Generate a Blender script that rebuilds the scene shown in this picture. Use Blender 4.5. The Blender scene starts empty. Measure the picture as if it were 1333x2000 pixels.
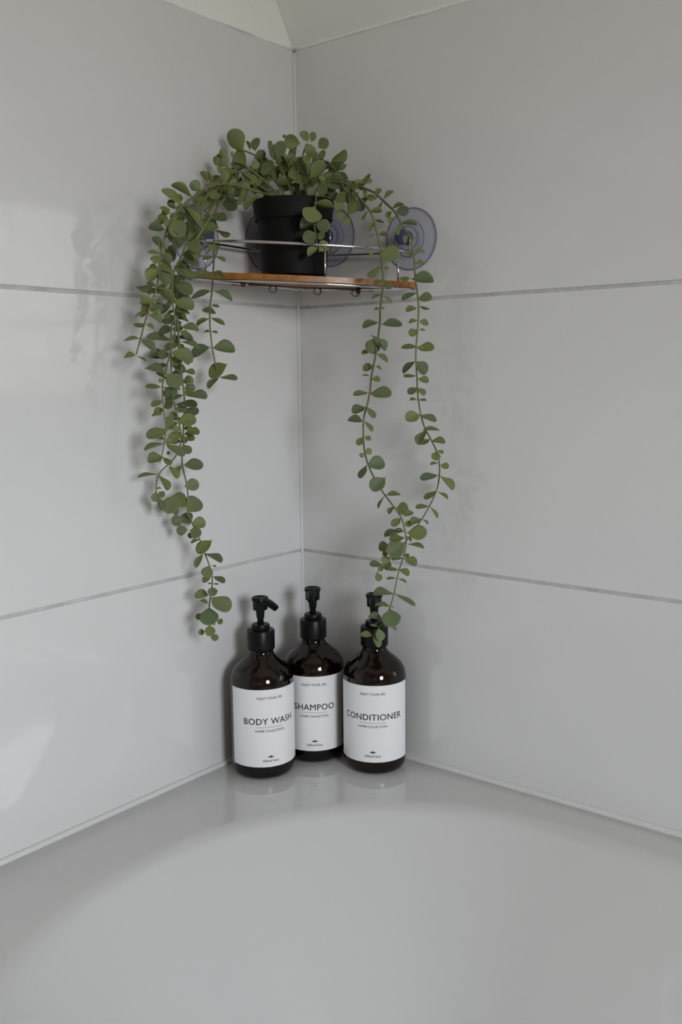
import bpy, bmesh, math, random
from mathutils import Vector, Matrix, noise
D = bpy.data; S = bpy.context.scene; COL = S.collection
random.seed(3)
PI = math.pi
# ---------------------------------------------------------------- camera
cam = D.cameras.new('camera'); camo = D.objects.new('camera', cam); COL.objects.link(camo)
cam.sensor_fit = 'VERTICAL'; cam.sensor_height = 36.0; cam.sensor_width = 24.0
cam.lens = 33.8233; cam.clip_start = .01
camo.matrix_world = Matrix([[0.782529, -0.080356, 0.617407, 0.78415], [0.622526, 0.117726, -0.773694, -0.90301], [-0.010514, 0.98979, 0.142147, -0.08054], [0, 0, 0, 1]])
S.camera = camo
# ---------------------------------------------------------------- view, world, light
S.view_settings.view_transform = 'Standard'; S.view_settings.look = 'None'
S.view_settings.gamma = 1; S.view_settings.use_curve_mapping = False
S.view_settings.exposure = 0.0
SKY = 28.8
w = D.worlds.new('World'); S.world = w; w.use_nodes = True
# overcast sky above the horizon, dull ground below it
wn_ = w.node_tree.nodes; wt = wn_.new('ShaderNodeTexCoord'); wsx = wn_.new('ShaderNodeSeparateXYZ'); wrp = wn_.new('ShaderNodeValToRGB')
w.node_tree.links.new(wt.outputs['Generated'], wsx.inputs[0]); w.node_tree.links.new(wsx.outputs['Z'], wrp.inputs[0]); w.node_tree.links.new(wrp.outputs[0], wn_['Background'].inputs[0])
_e = wrp.color_ramp.elements; _e[0].position = 0; _e[0].color = (.32, .305, .275, 1); _e[1].position = .10; _e[1].color = (.90, .94, 1, 1)
wn_['Background'].inputs[1].default_value = SKY
WIN = dict(x=2.1, y0=-1.40, y1=-.80, z0=-.17, z1=.53)       # the window in the wall opposite the left wall
la = D.lights.new('window_portal', 'AREA'); la.shape = 'RECTANGLE'; la.cycles.is_portal = True   # lets the sky in through the window
la.size = WIN['y1']-WIN['y0']; la.size_y = WIN['z1']-WIN['z0']
lo = D.objects.new('window_portal', la); COL.objects.link(lo)
lo.location = (WIN['x']+.06, (WIN['y0']+WIN['y1'])/2, (WIN['z0']+WIN['z1'])/2)
lo.rotation_euler = (PI/2, 0, PI/2)                         # shines towards -x
# ---------------------------------------------------------------- materials
def mat(name, col, rough=.5, metal=0, **kw):
    m = D.materials.new(name); m.use_nodes = True; b = m.node_tree.nodes['Principled BSDF']
    b.inputs['Base Color'].default_value = (*col, 1); b.inputs['Roughness'].default_value = rough
    b.inputs['Metallic'].default_value = metal
    for k, v in kw.items(): b.inputs[k.replace('_', ' ')].default_value = v
    return m
def nd(m, t, **kw):
    n = m.node_tree.nodes.new(t)
    for k, v in kw.items(): setattr(n, k, v)
    return n
def ln(m, a, b): m.node_tree.links.new(a, b)
def bsdf(m): return m.node_tree.nodes['Principled BSDF']
def noise_col(m, c1, c2, scale=8, detail=4, coord='Object'):
    t = nd(m, 'ShaderNodeTexCoord'); n = nd(m, 'ShaderNodeTexNoise'); r = nd(m, 'ShaderNodeValToRGB')
    n.inputs['Scale'].default_value = scale; n.inputs['Detail'].default_value = detail
    r.color_ramp.elements[0].color = (*c1, 1); r.color_ramp.elements[1].color = (*c2, 1)
    r.color_ramp.elements[0].position = .35; r.color_ramp.elements[1].position = .65
    ln(m, t.outputs[coord], n.inputs['Vector']); ln(m, n.outputs['Fac'], r.inputs['Fac'])
    ln(m, r.outputs['Color'], bsdf(m).inputs['Base Color']); return n
def bump(m, scale, dist, strength=.3, detail=3):
    t = nd(m, 'ShaderNodeTexCoord'); n = nd(m, 'ShaderNodeTexNoise'); b = nd(m, 'ShaderNodeBump')
    n.inputs['Scale'].default_value = scale; n.inputs['Detail'].default_value = detail
    b.inputs['Strength'].default_value = strength; b.inputs['Distance'].default_value = dist
    ln(m, t.outputs['Object'], n.inputs['Vector']); ln(m, n.outputs['Fac'], b.inputs['Height'])
    ln(m, b.outputs['Normal'], bsdf(m).inputs['Normal'])
M_tile = mat('glazed_tile', (.77, .77, .76), .055, 0, IOR=1.6); noise_col(M_tile, (.765, .765, .757), (.785, .785, .775), 5); bump(M_tile, 7, .0004, .12, 1)
M_grout = mat('grout', (.58, .58, .57), .85); noise_col(M_grout, (.52, .52, .505), (.66, .66, .645), 40)
M_plaster = mat('painted_plaster', (.95, .95, .915), .7); bump(M_plaster, 45, .002, .35, 4)
M_seal = mat('white_sealant', (.76, .76, .75), .4)
M_bath = mat('bath_acrylic', (.66, .66, .655), .05); bump(M_bath, 5, .0006, .15, 1)
M_floor = mat('floor_vinyl', (.33, .32, .31), .4); noise_col(M_floor, (.20, .19, .175), (.26, .245, .23), 6)
M_room = mat('room_paint', (.48, .468, .44), .7)
M_door = mat('door_wood', (.30, .20, .11), .45)
M_frame = mat('window_frame_plastic', (.8, .8, .8), .3)
M_pot = mat('black_plastic', (.006, .006, .0065), .6, 0, Specular_IOR_Level=.22); bump(M_pot, 120, .0004, .2)
M_pump = mat('black_pump_plastic', (.004, .004, .004), .36, 0, Specular_IOR_Level=.25)
M_chrome = mat('chrome', (.72, .72, .73), .1, 1)
M_hook = mat('dark_steel', (.20, .19, .18), .3, 1)  # darker metal for the cross wire and its hooks
M_peg = mat('rusty_peg', (.06, .025, .01), .6)
M_soil = mat('dark_moss', (.012, .012, .008), .9); noise_col(M_soil, (.006, .006, .005), (.03, .032, .012), 90)
M_label = mat('label_paper', (.95, .95, .96), .3)
M_ink = mat('black_ink', (.012, .012, .014), .5)
# amber glass: tinted, clear
M_glass = mat('amber_glass', (.14, .036, .007), .03, 0, Transmission_Weight=1.0, IOR=1.5)
M_liquid = mat('brown_liquid', (.035, .010, .003), .35)
# wood
M_wood = mat('bamboo', (.4, .2, .06), .32)
def wood():
    m = M_wood; t = nd(m, 'ShaderNodeTexCoord'); mp = nd(m, 'ShaderNodeMapping'); n = nd(m, 'ShaderNodeTexNoise'); r = nd(m, 'ShaderNodeValToRGB')
    mp.inputs['Rotation'].default_value = (0, 0, -PI/4); mp.inputs['Scale'].default_value = (6, 160, 220)
    n.inputs['Scale'].default_value = 1; n.inputs['Detail'].default_value = 4
    e = r.color_ramp.elements; e[0].color = (.25, .085, .010, 1); e[1].color = (.46, .19, .032, 1); e[0].position = .3; e[1].position = .7
    ln(m, t.outputs['Object'], mp.inputs[0]); ln(m, mp.outputs[0], n.inputs['Vector']); ln(m, n.outputs[0], r.inputs[0]); ln(m, r.outputs[0], bsdf(m).inputs['Base Color'])
wood()
# clear pvc of the suction cups
def cup_mat(name, tint, body, fac, rough):
    m = mat(name, body, rough, 0); b = bsdf(m); out = m.node_tree.nodes['Material Output']
    tr = nd(m, 'ShaderNodeBsdfTransparent'); tr.inputs[0].default_value = (*tint, 1)
    mx = nd(m, 'ShaderNodeMixShader'); mx.inputs[0].default_value = fac
    ln(m, tr.outputs[0], mx.inputs[1]); ln(m, b.outputs[0], mx.inputs[2]); ln(m, mx.outputs[0], out.inputs[0]); return m
M_cup = cup_mat('clear_pvc', (.955, .96, .99), (.58, .59, .70), .12, .12)
M_rim = cup_mat('clear_pvc_rim', (.7, .7, .82), (.25, .25, .36), .45, .15)
M_knob = cup_mat('blue_pvc', (.5, .55, .75), (.10, .13, .26), .6, .06)
M_pane = cup_mat('window_pane', (.98, .98, .98), (.5, .5, .5), .04, .02)
# leaf and stem
def leaf_mat():
    m = mat('sage_leaf', (.1, .13, .05), .55); b = bsdf(m); b.inputs['Specular IOR Level'].default_value = .3
    oi = nd(m, 'ShaderNodeObjectInfo'); r = nd(m, 'ShaderNodeValToRGB'); e = r.color_ramp.elements
    e[0].color = (0.116, 0.152, 0.062, 1); e[0].position = 0; e[1].color = (0.202, 0.244, 0.112, 1); e[1].position = 1
    x = e.new(.45); x.color = (0.166, 0.210, 0.100, 1); y = e.new(.86); y.color = (0.186, 0.229, 0.072, 1); z = e.new(.22); z.color = (0.136, 0.183, 0.100, 1)
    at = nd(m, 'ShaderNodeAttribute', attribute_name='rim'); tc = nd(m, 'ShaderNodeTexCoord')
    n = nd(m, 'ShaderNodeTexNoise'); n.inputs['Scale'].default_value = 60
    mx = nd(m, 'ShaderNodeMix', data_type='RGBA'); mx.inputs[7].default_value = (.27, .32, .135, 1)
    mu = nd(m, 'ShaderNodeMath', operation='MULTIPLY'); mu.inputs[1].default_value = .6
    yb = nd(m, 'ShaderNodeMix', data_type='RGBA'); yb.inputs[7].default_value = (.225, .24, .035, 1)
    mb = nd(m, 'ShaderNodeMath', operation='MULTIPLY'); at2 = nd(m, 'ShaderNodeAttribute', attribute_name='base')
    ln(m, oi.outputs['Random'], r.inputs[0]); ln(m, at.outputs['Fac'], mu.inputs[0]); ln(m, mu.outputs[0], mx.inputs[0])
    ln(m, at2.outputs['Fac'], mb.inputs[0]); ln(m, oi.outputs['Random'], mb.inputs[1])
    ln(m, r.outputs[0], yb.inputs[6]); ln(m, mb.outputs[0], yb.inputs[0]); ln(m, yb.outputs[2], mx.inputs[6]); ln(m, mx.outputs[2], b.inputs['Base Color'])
    return m
M_leaf = leaf_mat()
M_stem = mat('vine_stem', (.10, .12, .035), .6); noise_col(M_stem, (.11, .105, .045), (.20, .23, .085), 22, 2)
# ---------------------------------------------------------------- helpers
def obj(name, bm, m, parent=None, smooth=False):
    me = D.meshes.new(name); bmesh.ops.recalc_face_normals(bm, faces=bm.faces); bm.to_mesh(me); bm.free()
    if m: me.materials.append(m)
    if smooth:
        for p in me.polygons: p.use_smooth = True
    o = D.objects.new(name, me); COL.objects.link(o)
    if parent: o.parent = parent
    return o
def thing(name, label, cat, loc, rotz=0, group=None):
    o = D.objects.new(name, None); o.empty_display_size = .02; COL.objects.link(o)
    o.location = loc; o.rotation_euler = (0, 0, rotz); o['label'] = label; o['category'] = cat
    if group: o['group'] = group
    return o
def struct(name, bm, m, parent=None, smooth=False):
    o = obj(name, bm, m, parent, smooth)
    if not parent: o['kind'] = 'structure'
    return o
def box(bm, x0, x1, y0, y1, z0, z1, bev=0):
    t = bmesh.new() if bev else bm
    v = [t.verts.new(p) for p in ((x0,y0,z0),(x1,y0,z0),(x1,y1,z0),(x0,y1,z0),(x0,y0,z1),(x1,y0,z1),(x1,y1,z1),(x0,y1,z1))]
    for f in ((0,1,2,3),(4,5,6,7),(0,1,5,4),(1,2,6,5),(2,3,7,6),(3,0,4,7)): t.faces.new([v[i] for i in f])
    if bev:
        bmesh.ops.recalc_face_normals(t, faces=t.faces)
        bmesh.ops.bevel(t, geom=list(t.edges), offset=bev, segments=2, affect='EDGES', profile=.5)
        me = D.meshes.new('t'); t.to_mesh(me); t.free(); bm.from_mesh(me); D.meshes.remove(me)
    return bm
def tube(bm, pts, r, n=8, closed=False, taper=None):
    pts = [Vector(p) for p in pts]; N = len(pts); rings = []; up = None
    for i, p in enumerate(pts):
        a = pts[(i-1) % N] if (closed or i) else p; b = pts[(i+1) % N] if (closed or i < N-1) else p
        t = (b-a).normalized()
        if up is None: up = t.orthogonal().normalized()
        up = (up - t*up.dot(t)).normalized(); sd = t.cross(up)
        rr = r*(taper(i/(N-1)) if taper else 1)
        rings.append([bm.verts.new(p + (up*math.cos(2*PI*k/n) + sd*math.sin(2*PI*k/n))*rr) for k in range(n)])
    for i in range(N if closed else N-1):
        A, B = rings[i], rings[(i+1) % N]
        off = 0
        if closed and i == N-1:
            off = min(range(n), key=lambda s: (A[0].co-B[s].co).length)
        for k in range(n): bm.faces.new((A[k], A[(k+1) % n], B[(k+1+off) % n], B[(k+off) % n]))
    if not closed:
        bm.faces.new(rings[0]); bm.faces.new(rings[-1])
    return bm
def lathe(bm, prof, n=48, M=None):
    """prof: (r, z) from bottom to top; r = 0 closes on the axis"""
    rings = []; M = M or Matrix()
    for r, z in prof:
        if r < 1e-6: rings.append([bm.verts.new(M @ Vector((0, 0, z)))])
        else: rings.append([bm.verts.new(M @ Vector((r*math.cos(2*PI*k/n), r*math.sin(2*PI*k/n), z))) for k in range(n)])
    for A, B in zip(rings[:-1], rings[1:]):
        for k in range(n):
            q = [A[k % len(A)], A[(k+1) % len(A)], B[(k+1) % len(B)], B[k % len(B)]]
            u = []
            for v in q:
                if v not in u: u.append(v)
            if len(u) > 2: bm.faces.new(u)
    return bm
def prism(bm, outline, z0, z1, zf=None):
    """outline of (x, y); zf adds a tilt"""
    zf = zf or (lambda x, y: 0)
    lo_ = [bm.verts.new((x, y, z0+zf(x, y))) for x, y in outline]; hi = [bm.verts.new((x, y, z1+zf(x, y))) for x, y in outline]
    n = len(outline); bm.faces.new(lo_); bm.faces.new(hi)
    for i in range(n): bm.faces.new((lo_[i], lo_[(i+1) % n], hi[(i+1) % n], hi[i]))
    return bm
def sharp(o, ang=35):
    """smooth shading with hard edges kept"""
    bm = bmesh.new(); bm.from_mesh(o.data)
    for e in bm.edges:
        if len(e.link_faces) == 2 and e.calc_face_angle() > math.radians(ang): e.smooth = False
    bm.to_mesh(o.data); bm.free()
    for p in o.data.polygons: p.use_smooth = True
def chaikin(pts, k=2):
    pts = [Vector(p) for p in pts]
    for _ in range(k):
        o = [pts[0]]
        for a, b in zip(pts[:-1], pts[1:]): o += [a*.75+b*.25, a*.25+b*.75]
        o.append(pts[-1]); pts = o
    return pts
# ---------------------------------------------------------------- the setting
ZT, ZD, ZF, ZC = .2962, -.534, -1.09, 1.30        # tile top, bath deck, floor, ceiling
XR, YR = 2.1, -1.9
RC, G = .0014, .0017                               # tile thickness proud of the grout, half joint width
wl = struct('wall_left', box(bmesh.new(), -.1, -RC, YR, .1, ZF, ZT-.001), M_grout)
wr = struct('wall_right', box(bmesh.new(), -RC, XR+.1, RC, .1, ZF, ZT-.001), M_grout)
obj('plaster', box(bmesh.new(), -.1, -.0004, YR, .1, ZT-.001, ZC), M_plaster, wl)
obj('plaster', box(bmesh.new(), -.0004, XR+.1, .0004, .1, ZT-.001, ZC), M_plaster, wr)
rows = [(0, ZT-.001), (-.3, 0), (-.6, -.3), (-.9, -.6)]
for (z0, z1) in rows:
    a, b = z0+G, z1-(G if z1 < .2 else .0005)
    for k in range(4):
        y1, y0 = -.6*k-(G if k else .001), max(-.6*(k+1)+G, YR+.001)
        if y0 < y1-.02: obj('tile', box(bmesh.new(), -RC-.0002, 0, y0, y1, a, b, .0009), M_tile, wl)
        x0, x1 = .6*k+(G if k else .001), min(.6*(k+1)-G, XR-.001)
        if x1 > x0+.02: obj('tile', box(bmesh.new(), x0, x1, 0, RC+.0002, a, b, .0009), M_tile, wr)
# lower sloping ceiling over the right wall, then the flat ceiling
SL = math.tan(math.radians(58.3)); ys = -(ZC-ZT)/SL
bm = bmesh.new()
vv = [bm.verts.new(p) for p in ((0,0,ZT),(XR,0,ZT),(XR,ys,ZC),(0,ys,ZC),(XR,YR,ZC),(0,YR,ZC),
                                (0,.1,ZT),(XR,.1,ZT),(XR,.1,ZC+.1),(0,.1,ZC+.1),(XR,YR,ZC+.1),(0,YR,ZC+.1))]
for f in ((0,1,2,3),(3,2,4,5),(0,6,7,1),(6,9,8,7),(9,11,10,8),(11,5,4,10),(0,3,5,11,9,6),(1,7,8,10,4,2)): bm.faces.new([vv[i] for i in f])
struct('ceiling', bm, M_plaster)
struct('floor', box(bmesh.new(), -.1, XR+.1, YR-.1, .1, ZF-.1, ZF), M_floor)
struct('wall_rear', box(bmesh.new(), -.1, XR+.1, YR-.1, YR, ZF, ZC), M_room)
# window wall with an opening
bm = bmesh.new(); x0, x1 = XR, XR+.1
box(bm, x0, x1, YR, WIN['y0'], ZF, ZC); box(bm, x0, x1, WIN['y1'], 0, ZF, ZC)
box(bm, x0, x1, WIN['y0'], WIN['y1'], ZF, WIN['z0']); box(bm, x0, x1, WIN['y0'], WIN['y1'], WIN['z1'], ZC)
struct('wall_front', bm, M_room)
bm = bmesh.new(); f = .035
for a in ((WIN['y0'], WIN['y0']+f, WIN['z0'], WIN['z1']), (WIN['y1']-f, WIN['y1'], WIN['z0'], WIN['z1']),
          (WIN['y0']+f, WIN['y1']-f, WIN['z0'], WIN['z0']+f), (WIN['y0']+f, WIN['y1']-f, WIN['z1']-f, WIN['z1'])):
    box(bm, XR+.01, XR+.05, *a)
wn = struct('window_1', bm, M_frame)
obj('pane', box(bmesh.new(), XR+.028, XR+.034, WIN['y0']+f, WIN['y1']-f, WIN['z0']+f, WIN['z1']-f), M_pane, wn)
dr = struct('unseen_door_1', box(bmesh.new(), .9, 1.7, YR, YR+.03, ZF, .9, .004), M_door)  # unseen door, added as something dark for the bath to reflect
# sealant: up the corner, along the bath, under the plaster edge
def bead(name, pts, r, m, wob=0):
    P = [Vector(p) for p in pts]; q = []
    for a, b in zip(P[:-1], P[1:]):
        k = max(2, int((b-a).length/.012)); q += [a.lerp(b, i/k) for i in range(k)]
    q.append(P[-1])
    if wob: q = [p + noise.noise_vector(p*40)*wob for p in q]
    return struct(name, tube(bmesh.new(), q, r, 8), m, smooth=True)
bead('trim_1', [(.0008, -.0008, ZD+.003), (.0008, -.0008, ZT-.004)], .0022, M_seal)
bead('trim_2', [(.0012, -.71, ZD+.0012), (.0012, -.004, ZD+.0012)], .0038, M_seal, .0004)
bead('trim_3', [(.004, -.0012, ZD+.0012), (1.71, -.0012, ZD+.0012)], .0042, M_seal, .0004)
bead('trim_4', [(-.001, YR+.01, ZT), (-.001, -.004, ZT)], .0022, M_plaster, .0016)
bead('trim_5', [(.0, .0004, ZT), (XR-.01, .0004, ZT)], .0022, M_plaster, .0012)
# ---------------------------------------------------------------- bath
def rounded(x0, x1, y0, y1, r, n=20):
    """points of a rounded rectangle, anticlockwise from the corner at x1,y1"""
    c = ((x1-r, y1-r, 0), (x0+r, y1-r, 90), (x0+r, y0+r, 180), (x1-r, y0+r, 270)); o = []
    for cx, cy, a in c:
        for k in range(n+1):
            t = math.radians(a + 90*k/n); o.append((cx+r*math.cos(t), cy+r*math.sin(t)))
    return o
def make_bath():
    e = .0006; bx, by = 1.72, -.72
    X0, X1, Y0, Y1 = .094, 1.62, -.672, -.044
    def profile(ang):
        A = math.radians(ang); prof = [(-.0005, 0)]; R1 = .030      # soft roll of the rim into the basin
        for k in range(1, 9):
            q = A*k/8; prof.append((R1*math.sin(q), -R1*(1-math.cos(q))))
        i0, d0 = prof[-1]
        for k in range(1, 7):
            l = (.36+d0)*k/6; prof.append((i0 + l/math.tan(A), d0 - l))
        i1, d1 = prof[-1]
        for k in range(1, 7):
            q = A*k/6; prof.append((i1+.075*(math.cos(A-q)-math.cos(A))*.9, d1-.06*k/6*(2-k/6)))
        return prof
    def slope(nx, ny):                                   # (nx, ny) points into the basin
        return 47 if nx > -.01 else 47+24*min(1, -nx*2)
    bm = bmesh.new(); rings = []
    R = .302
    base = rounded(X0, X1, Y0, Y1, R)
    def outer(p):
        cx, cy = (bx)/2, by/2; dx, dy = p[0]-cx, p[1]-cy
        s = min((bx/2-e)/abs(dx) if abs(dx) > 1e-9 else 9, (-by/2-e)/abs(dy) if abs(dy) > 1e-9 else 9)
        return (cx+dx*s, cy+dy*s)
    o_pts = [outer(p) for p in base]
    # square the outer corners
    for cx, cy in ((e, -e), (bx-e, -e), (e, by+e), (bx-e, by+e)):
        i = min(range(len(o_pts)), key=lambda j: (o_pts[j][0]-cx)**2+(o_pts[j][1]-cy)**2); o_pts[i] = (cx, cy)
    rings.append([bm.verts.new((x, y, ZF+.002)) for x, y in o_pts])
    rings.append([bm.verts.new((x, y, ZD-.003)) for x, y in o_pts])
    cx, cy = bx/2, by/2
    rings.append([bm.verts.new((x+(.003 if x < cx else -.003), y+(.003 if y < cy else -.003), ZD)) for x, y in o_pts])
    rings.append([bm.verts.new(((a[0]+b[0])/2, (a[1]+b[1])/2, ZD)) for a, b in zip(o_pts, base)])
    nb = len(base); nrm = []
    for k in range(nb):
        c = k // 21; q = math.radians(90*c + 90*(k % 21)/20); nrm.append((-math.cos(q), -math.sin(q)))
    pf = [profile(slope(*v)) for v in nrm]
    for j in range(len(pf[0])):
        rings.append([bm.verts.new((base[k][0]+nrm[k][0]*pf[k][j][0], base[k][1]+nrm[k][1]*pf[k][j][0], ZD+pf[k][j][1])) for k in range(nb)])
    n = len(base)
    for A, B in zip(rings[:-1], rings[1:]):
        for k in range(n): bm.faces.new((A[k], A[(k+1) % n], B[(k+1) % n], B[k]))
    bm.faces.new(rings[-1]); bm.faces.new(rings[0])
    o = obj('bath_tub', bm, M_bath); sharp(o, 50)
    o['label'] = 'glossy white bath with a flat rim and a rounded basin end'; o['category'] = 'bath'
make_bath()
# ---------------------------------------------------------------- pump bottles
def print_mesh(text, size, x, z, bmt, track=1.0):
    cu = D.curves.new('t', 'FONT'); cu.body = text; cu.size = size; cu.align_x = 'CENTER'; cu.space_character = track; cu.resolution_u = 3
    o = D.objects.new('t', cu); COL.objects.link(o); dg = bpy.context.evaluated_depsgraph_get(); dg.update()
    me = D.meshes.new_from_object(o.evaluated_get(dg))
    for v in me.vertices: v.co = (v.co.x+x, v.co.y+z, 0)
    for dx, dz in ((0, 0), (.009*size, 0), (-.009*size, 0), (0, .007*size), (0, -.007*size)):     # a slightly bolder weight
        c = me.copy(); c.transform(Matrix.Translation((dx, dz, 0))); bmt.from_mesh(c); D.meshes.remove(c)
    D.meshes.remove(me); D.objects.remove(o); D.curves.remove(cu)
def wrap(bmt, R):
    """flat print (s, z) laid round a cylinder; s = 0 faces +x"""
    for v in bmt.verts:
        a = v.co.x/R; v.co = (R*math.cos(a), R*math.sin(a), v.co.y)
GLASS = [(0, .0012), (.020, .0008), (.0285, 0), (.0325, .0014), (.0352, .0050), (.0363, .0100), (.0365, .016), (.0365, .1060), (.0361, .1115), (.0347, .1170),
         (.0322, .1218), (.0285, .1262), (.0240, .1302), (.0195, .1338), (.0162, .1368), (.0145, .1392), (.0138, .1415), (.0136, .1440), (.0136, .1480)]
LIQ = [(0, .004), (.026, .0042), (.0320, .0065), (.0341, .0115), (.0343, .016), (.0343, .1050), (.0338, .1120), (.0322, .1168), (.0305, .1195), (0, .1196)]
def label_patch(R, half, z0, z1, t=.0003, n=40):
    bm = bmesh.new(); a = [-half+2*half*k/n for k in range(n+1)]
    rows_ = [[bm.verts.new((r*math.cos(t_), r*math.sin(t_), z)) for t_ in a] for r, z in ((R, z0), (R+t, z0), (R+t, z1), (R, z1))]
    for i in range(4):
        A, B = rows_[i], rows_[(i+1) % 4]
        for k in range(n): bm.faces.new((A[k], A[k+1], B[k+1], B[k]))
    for k in (0, n): bm.faces.new([r[k] for r in rows_])
    return bm
def make_bottle(name, label, loc, face, nozzle, title, track, tsize):
    t = thing(name, label, 'bottle', loc, face, 'brown pump bottles on the bath rim')
    o = obj('bottle_body', lathe(bmesh.new(), GLASS, 64), M_glass, t, True); o['label'] = 'amber brown glass'
    o2 = obj('liquid', lathe(bmesh.new(), LIQ, 64), M_liquid, t, True); sharp(o2, 40)
    RL = .03665; lb = obj('label', label_patch(RL, math.radians(77), .0165, .1065), M_label, t); sharp(lb, 40)
    bm = bmesh.new(); print_mesh(title, tsize, 0, .0663, bm, track); wrap(bm, RL+.0004); obj('lettering', bm, M_ink, lb)
    bm = bmesh.new(); print_mesh('ENJOY YOUR LIFE', .0037, 0, .0955, bm); wrap(bm, RL+.0004); obj('lettering', bm, M_ink, lb)
    bm = bmesh.new(); print_mesh('HOME COLLECTION', .0037, 0, .0575, bm); wrap(bm, RL+.0004); obj('lettering', bm, M_ink, lb)
    bm = bmesh.new(); print_mesh('500ml/16oz', .0040, 0, .0225, bm); wrap(bm, RL+.0004); obj('lettering', bm, M_ink, lb)
    bm = bmesh.new(); q = [(-.0155+.031*k/12) for k in range(13)]
    A = [bm.verts.new((x, .0632, 0)) for x in q]; B = [bm.verts.new((x, .0629, 0)) for x in q]
    for k in range(12): bm.faces.new((A[k], A[k+1], B[k+1], B[k]))
    wrap(bm, RL+.0004); obj('printed_line', bm, M_ink, lb)
    bm = bmesh.new()                                     # little leaf sprig
    for cx, cz, l, a in ((-.0022, .0283, .0028, 150), (-.0006, .0290, .0026, 110), (.0008, .0290, .0026, 70), (.0024, .0283, .0028, 30), (-.0014, .0280, .0028, 170), (.0014, .0280, .0028, 10), (0, .0286, .0020, 90)):
        c_, s_ = math.cos(math.radians(a)), math.sin(math.radians(a)); V = []
        for u, v in ((-.5, 0), (-.15, .22), (.2, .2), (.5, 0), (.2, -.2), (-.15, -.22)):
            V.append(bm.verts.new((cx+l*(u*c_-v*s_), cz+l*(u*s_+v*c_), 0)))
        bm.faces.new(V)
    wrap(bm, RL+.0004); obj('printed_leaf', bm, M_ink, lb)
    # pump: collar with fine ribs, ring, stem, head with nozzle, dip tube
    bm = bmesh.new(); n = 72; prof = [(.0125, .1440), (.0152, .1440), (.0157, .1450), (.0157, .1650), (.0151, .1664), (.0112, .1670)]
    rings = [[bm.verts.new(((r+(.00018 if (k % 2 and .1445 < z < .166) else 0))*math.cos(2*PI*k/n), (r+(.00018 if (k % 2 and .1445 < z < .166) else 0))*math.sin(2*PI*k/n), z)) for k in range(n)] for r, z in prof]
    for A, B in zip(rings[:-1], rings[1:]):
        for k in range(n): bm.faces.new((A[k], A[(k+1) % n], B[(k+1) % n], B[k]))
    bm.faces.new(rings[0]); bm.faces.new(rings[-1])
    sharp(obj('pump_collar', bm, M_pump, t), 30)
    sharp(obj('pump_ring', lathe(bmesh.new(), [(0, .1668), (.0101, .1668), (.0104, .1676), (.0104, .1716), (.0099, .1728), (.0060, .1732), (.0046, .1722), (0, .1722)], 40), M_pump, t), 40)
    pm = thing_local('pump_stem', lathe(bmesh.new(), [(0, .1720), (.0036, .1720), (.0037, .1790), (.0044, .1800), (.0049, .1860), (.0050, .1905), (0, .1905)], 24), M_pump, t)
    bm = bmesh.new()
    lathe(bm, [(0, .1896), (.0080, .1896), (.0084, .1902), (.0085, .1990), (.0089, .1998), (.0096, .2004), (.0096, .2030), (.0090, .2040), (.0078, .2042), (.0068, .2034), (.0040, .2026), (0, .2024)], 40)
    hd = obj('pump_head', bm, M_pump, t); sharp(hd, 40)
    # nozzle: a tapering flat channel that runs out of the head and bends down
    bm = bmesh.new(); secs = [(.002, .2004, .0062, .0056), (.009, .2000, .0055, .0056), (.0145, .1986, .0046, .0052), (.0200, .1962, .0038, .0046), (.0238, .1940, .0034, .0042)]; rg = []
    for i, (x, z, hw, h) in enumerate(secs):
        tl = .35 if i < 3 else .6
        rg.append([bm.verts.new((x+dx*tl, y, z+dz)) for y, dz, dx in ((-hw, -h*.5, -h*.5), (-hw, h*.15, h*.15), (-hw*.6, h*.5, h*.5), (hw*.6, h*.5, h*.5), (hw, h*.15, h*.15), (hw, -h*.5, -h*.5), (hw*.6, -h*.75, -h*.75), (-hw*.6, -h*.75, -h*.75))])
    for A, B in zip(rg[:-1], rg[1:]):
        for k in range(8): bm.faces.new((A[k], A[(k+1) % 8], B[(k+1) % 8], B[k]))
    bm.faces.new(rg[0]); bm.faces.new(rg[-1])
    bmesh.ops.rotate(bm, verts=bm.verts, matrix=Matrix.Rotation(nozzle-face, 3, 'Z'), cent=(0, 0, 0))
    sharp(obj('nozzle', bm, M_pump, hd), 45)
    return t
def thing_local(name, bm, m, parent):
    o = obj(name, bm, m, parent); sharp(o, 40); return o
def toward(x, y, off):                                   # angle from a point to the camera, turned by off degrees
    return math.atan2(camo.location.y-y, camo.location.x-x) + math.radians(off)
for nm, lab, (x, y), fo, no, title, tr, ts in (('body_wash_bottle', 'brown pump bottle lettered BODY WASH with its black nozzle turned right', (.0462, -.1275), 13, 50, 'BODY WASH', 1.05, .0102),
    ('shampoo_bottle', 'brown pump bottle lettered SHAMPOO standing at the back in the corner', (.0632, -.0552), 0, -6, 'SHAMPOO', 1.05, .0102),
    ('conditioner_bottle', 'brown pump bottle lettered CONDITIONER with leaves hanging before its pump', (.1415, -.0385), -4, -4, 'CONDITIONER', 1.05, .0102)):
    make_bottle(nm, lab, (x, y, ZD), toward(x, y, fo), toward(x, y, no), title, tr, ts)
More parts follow.
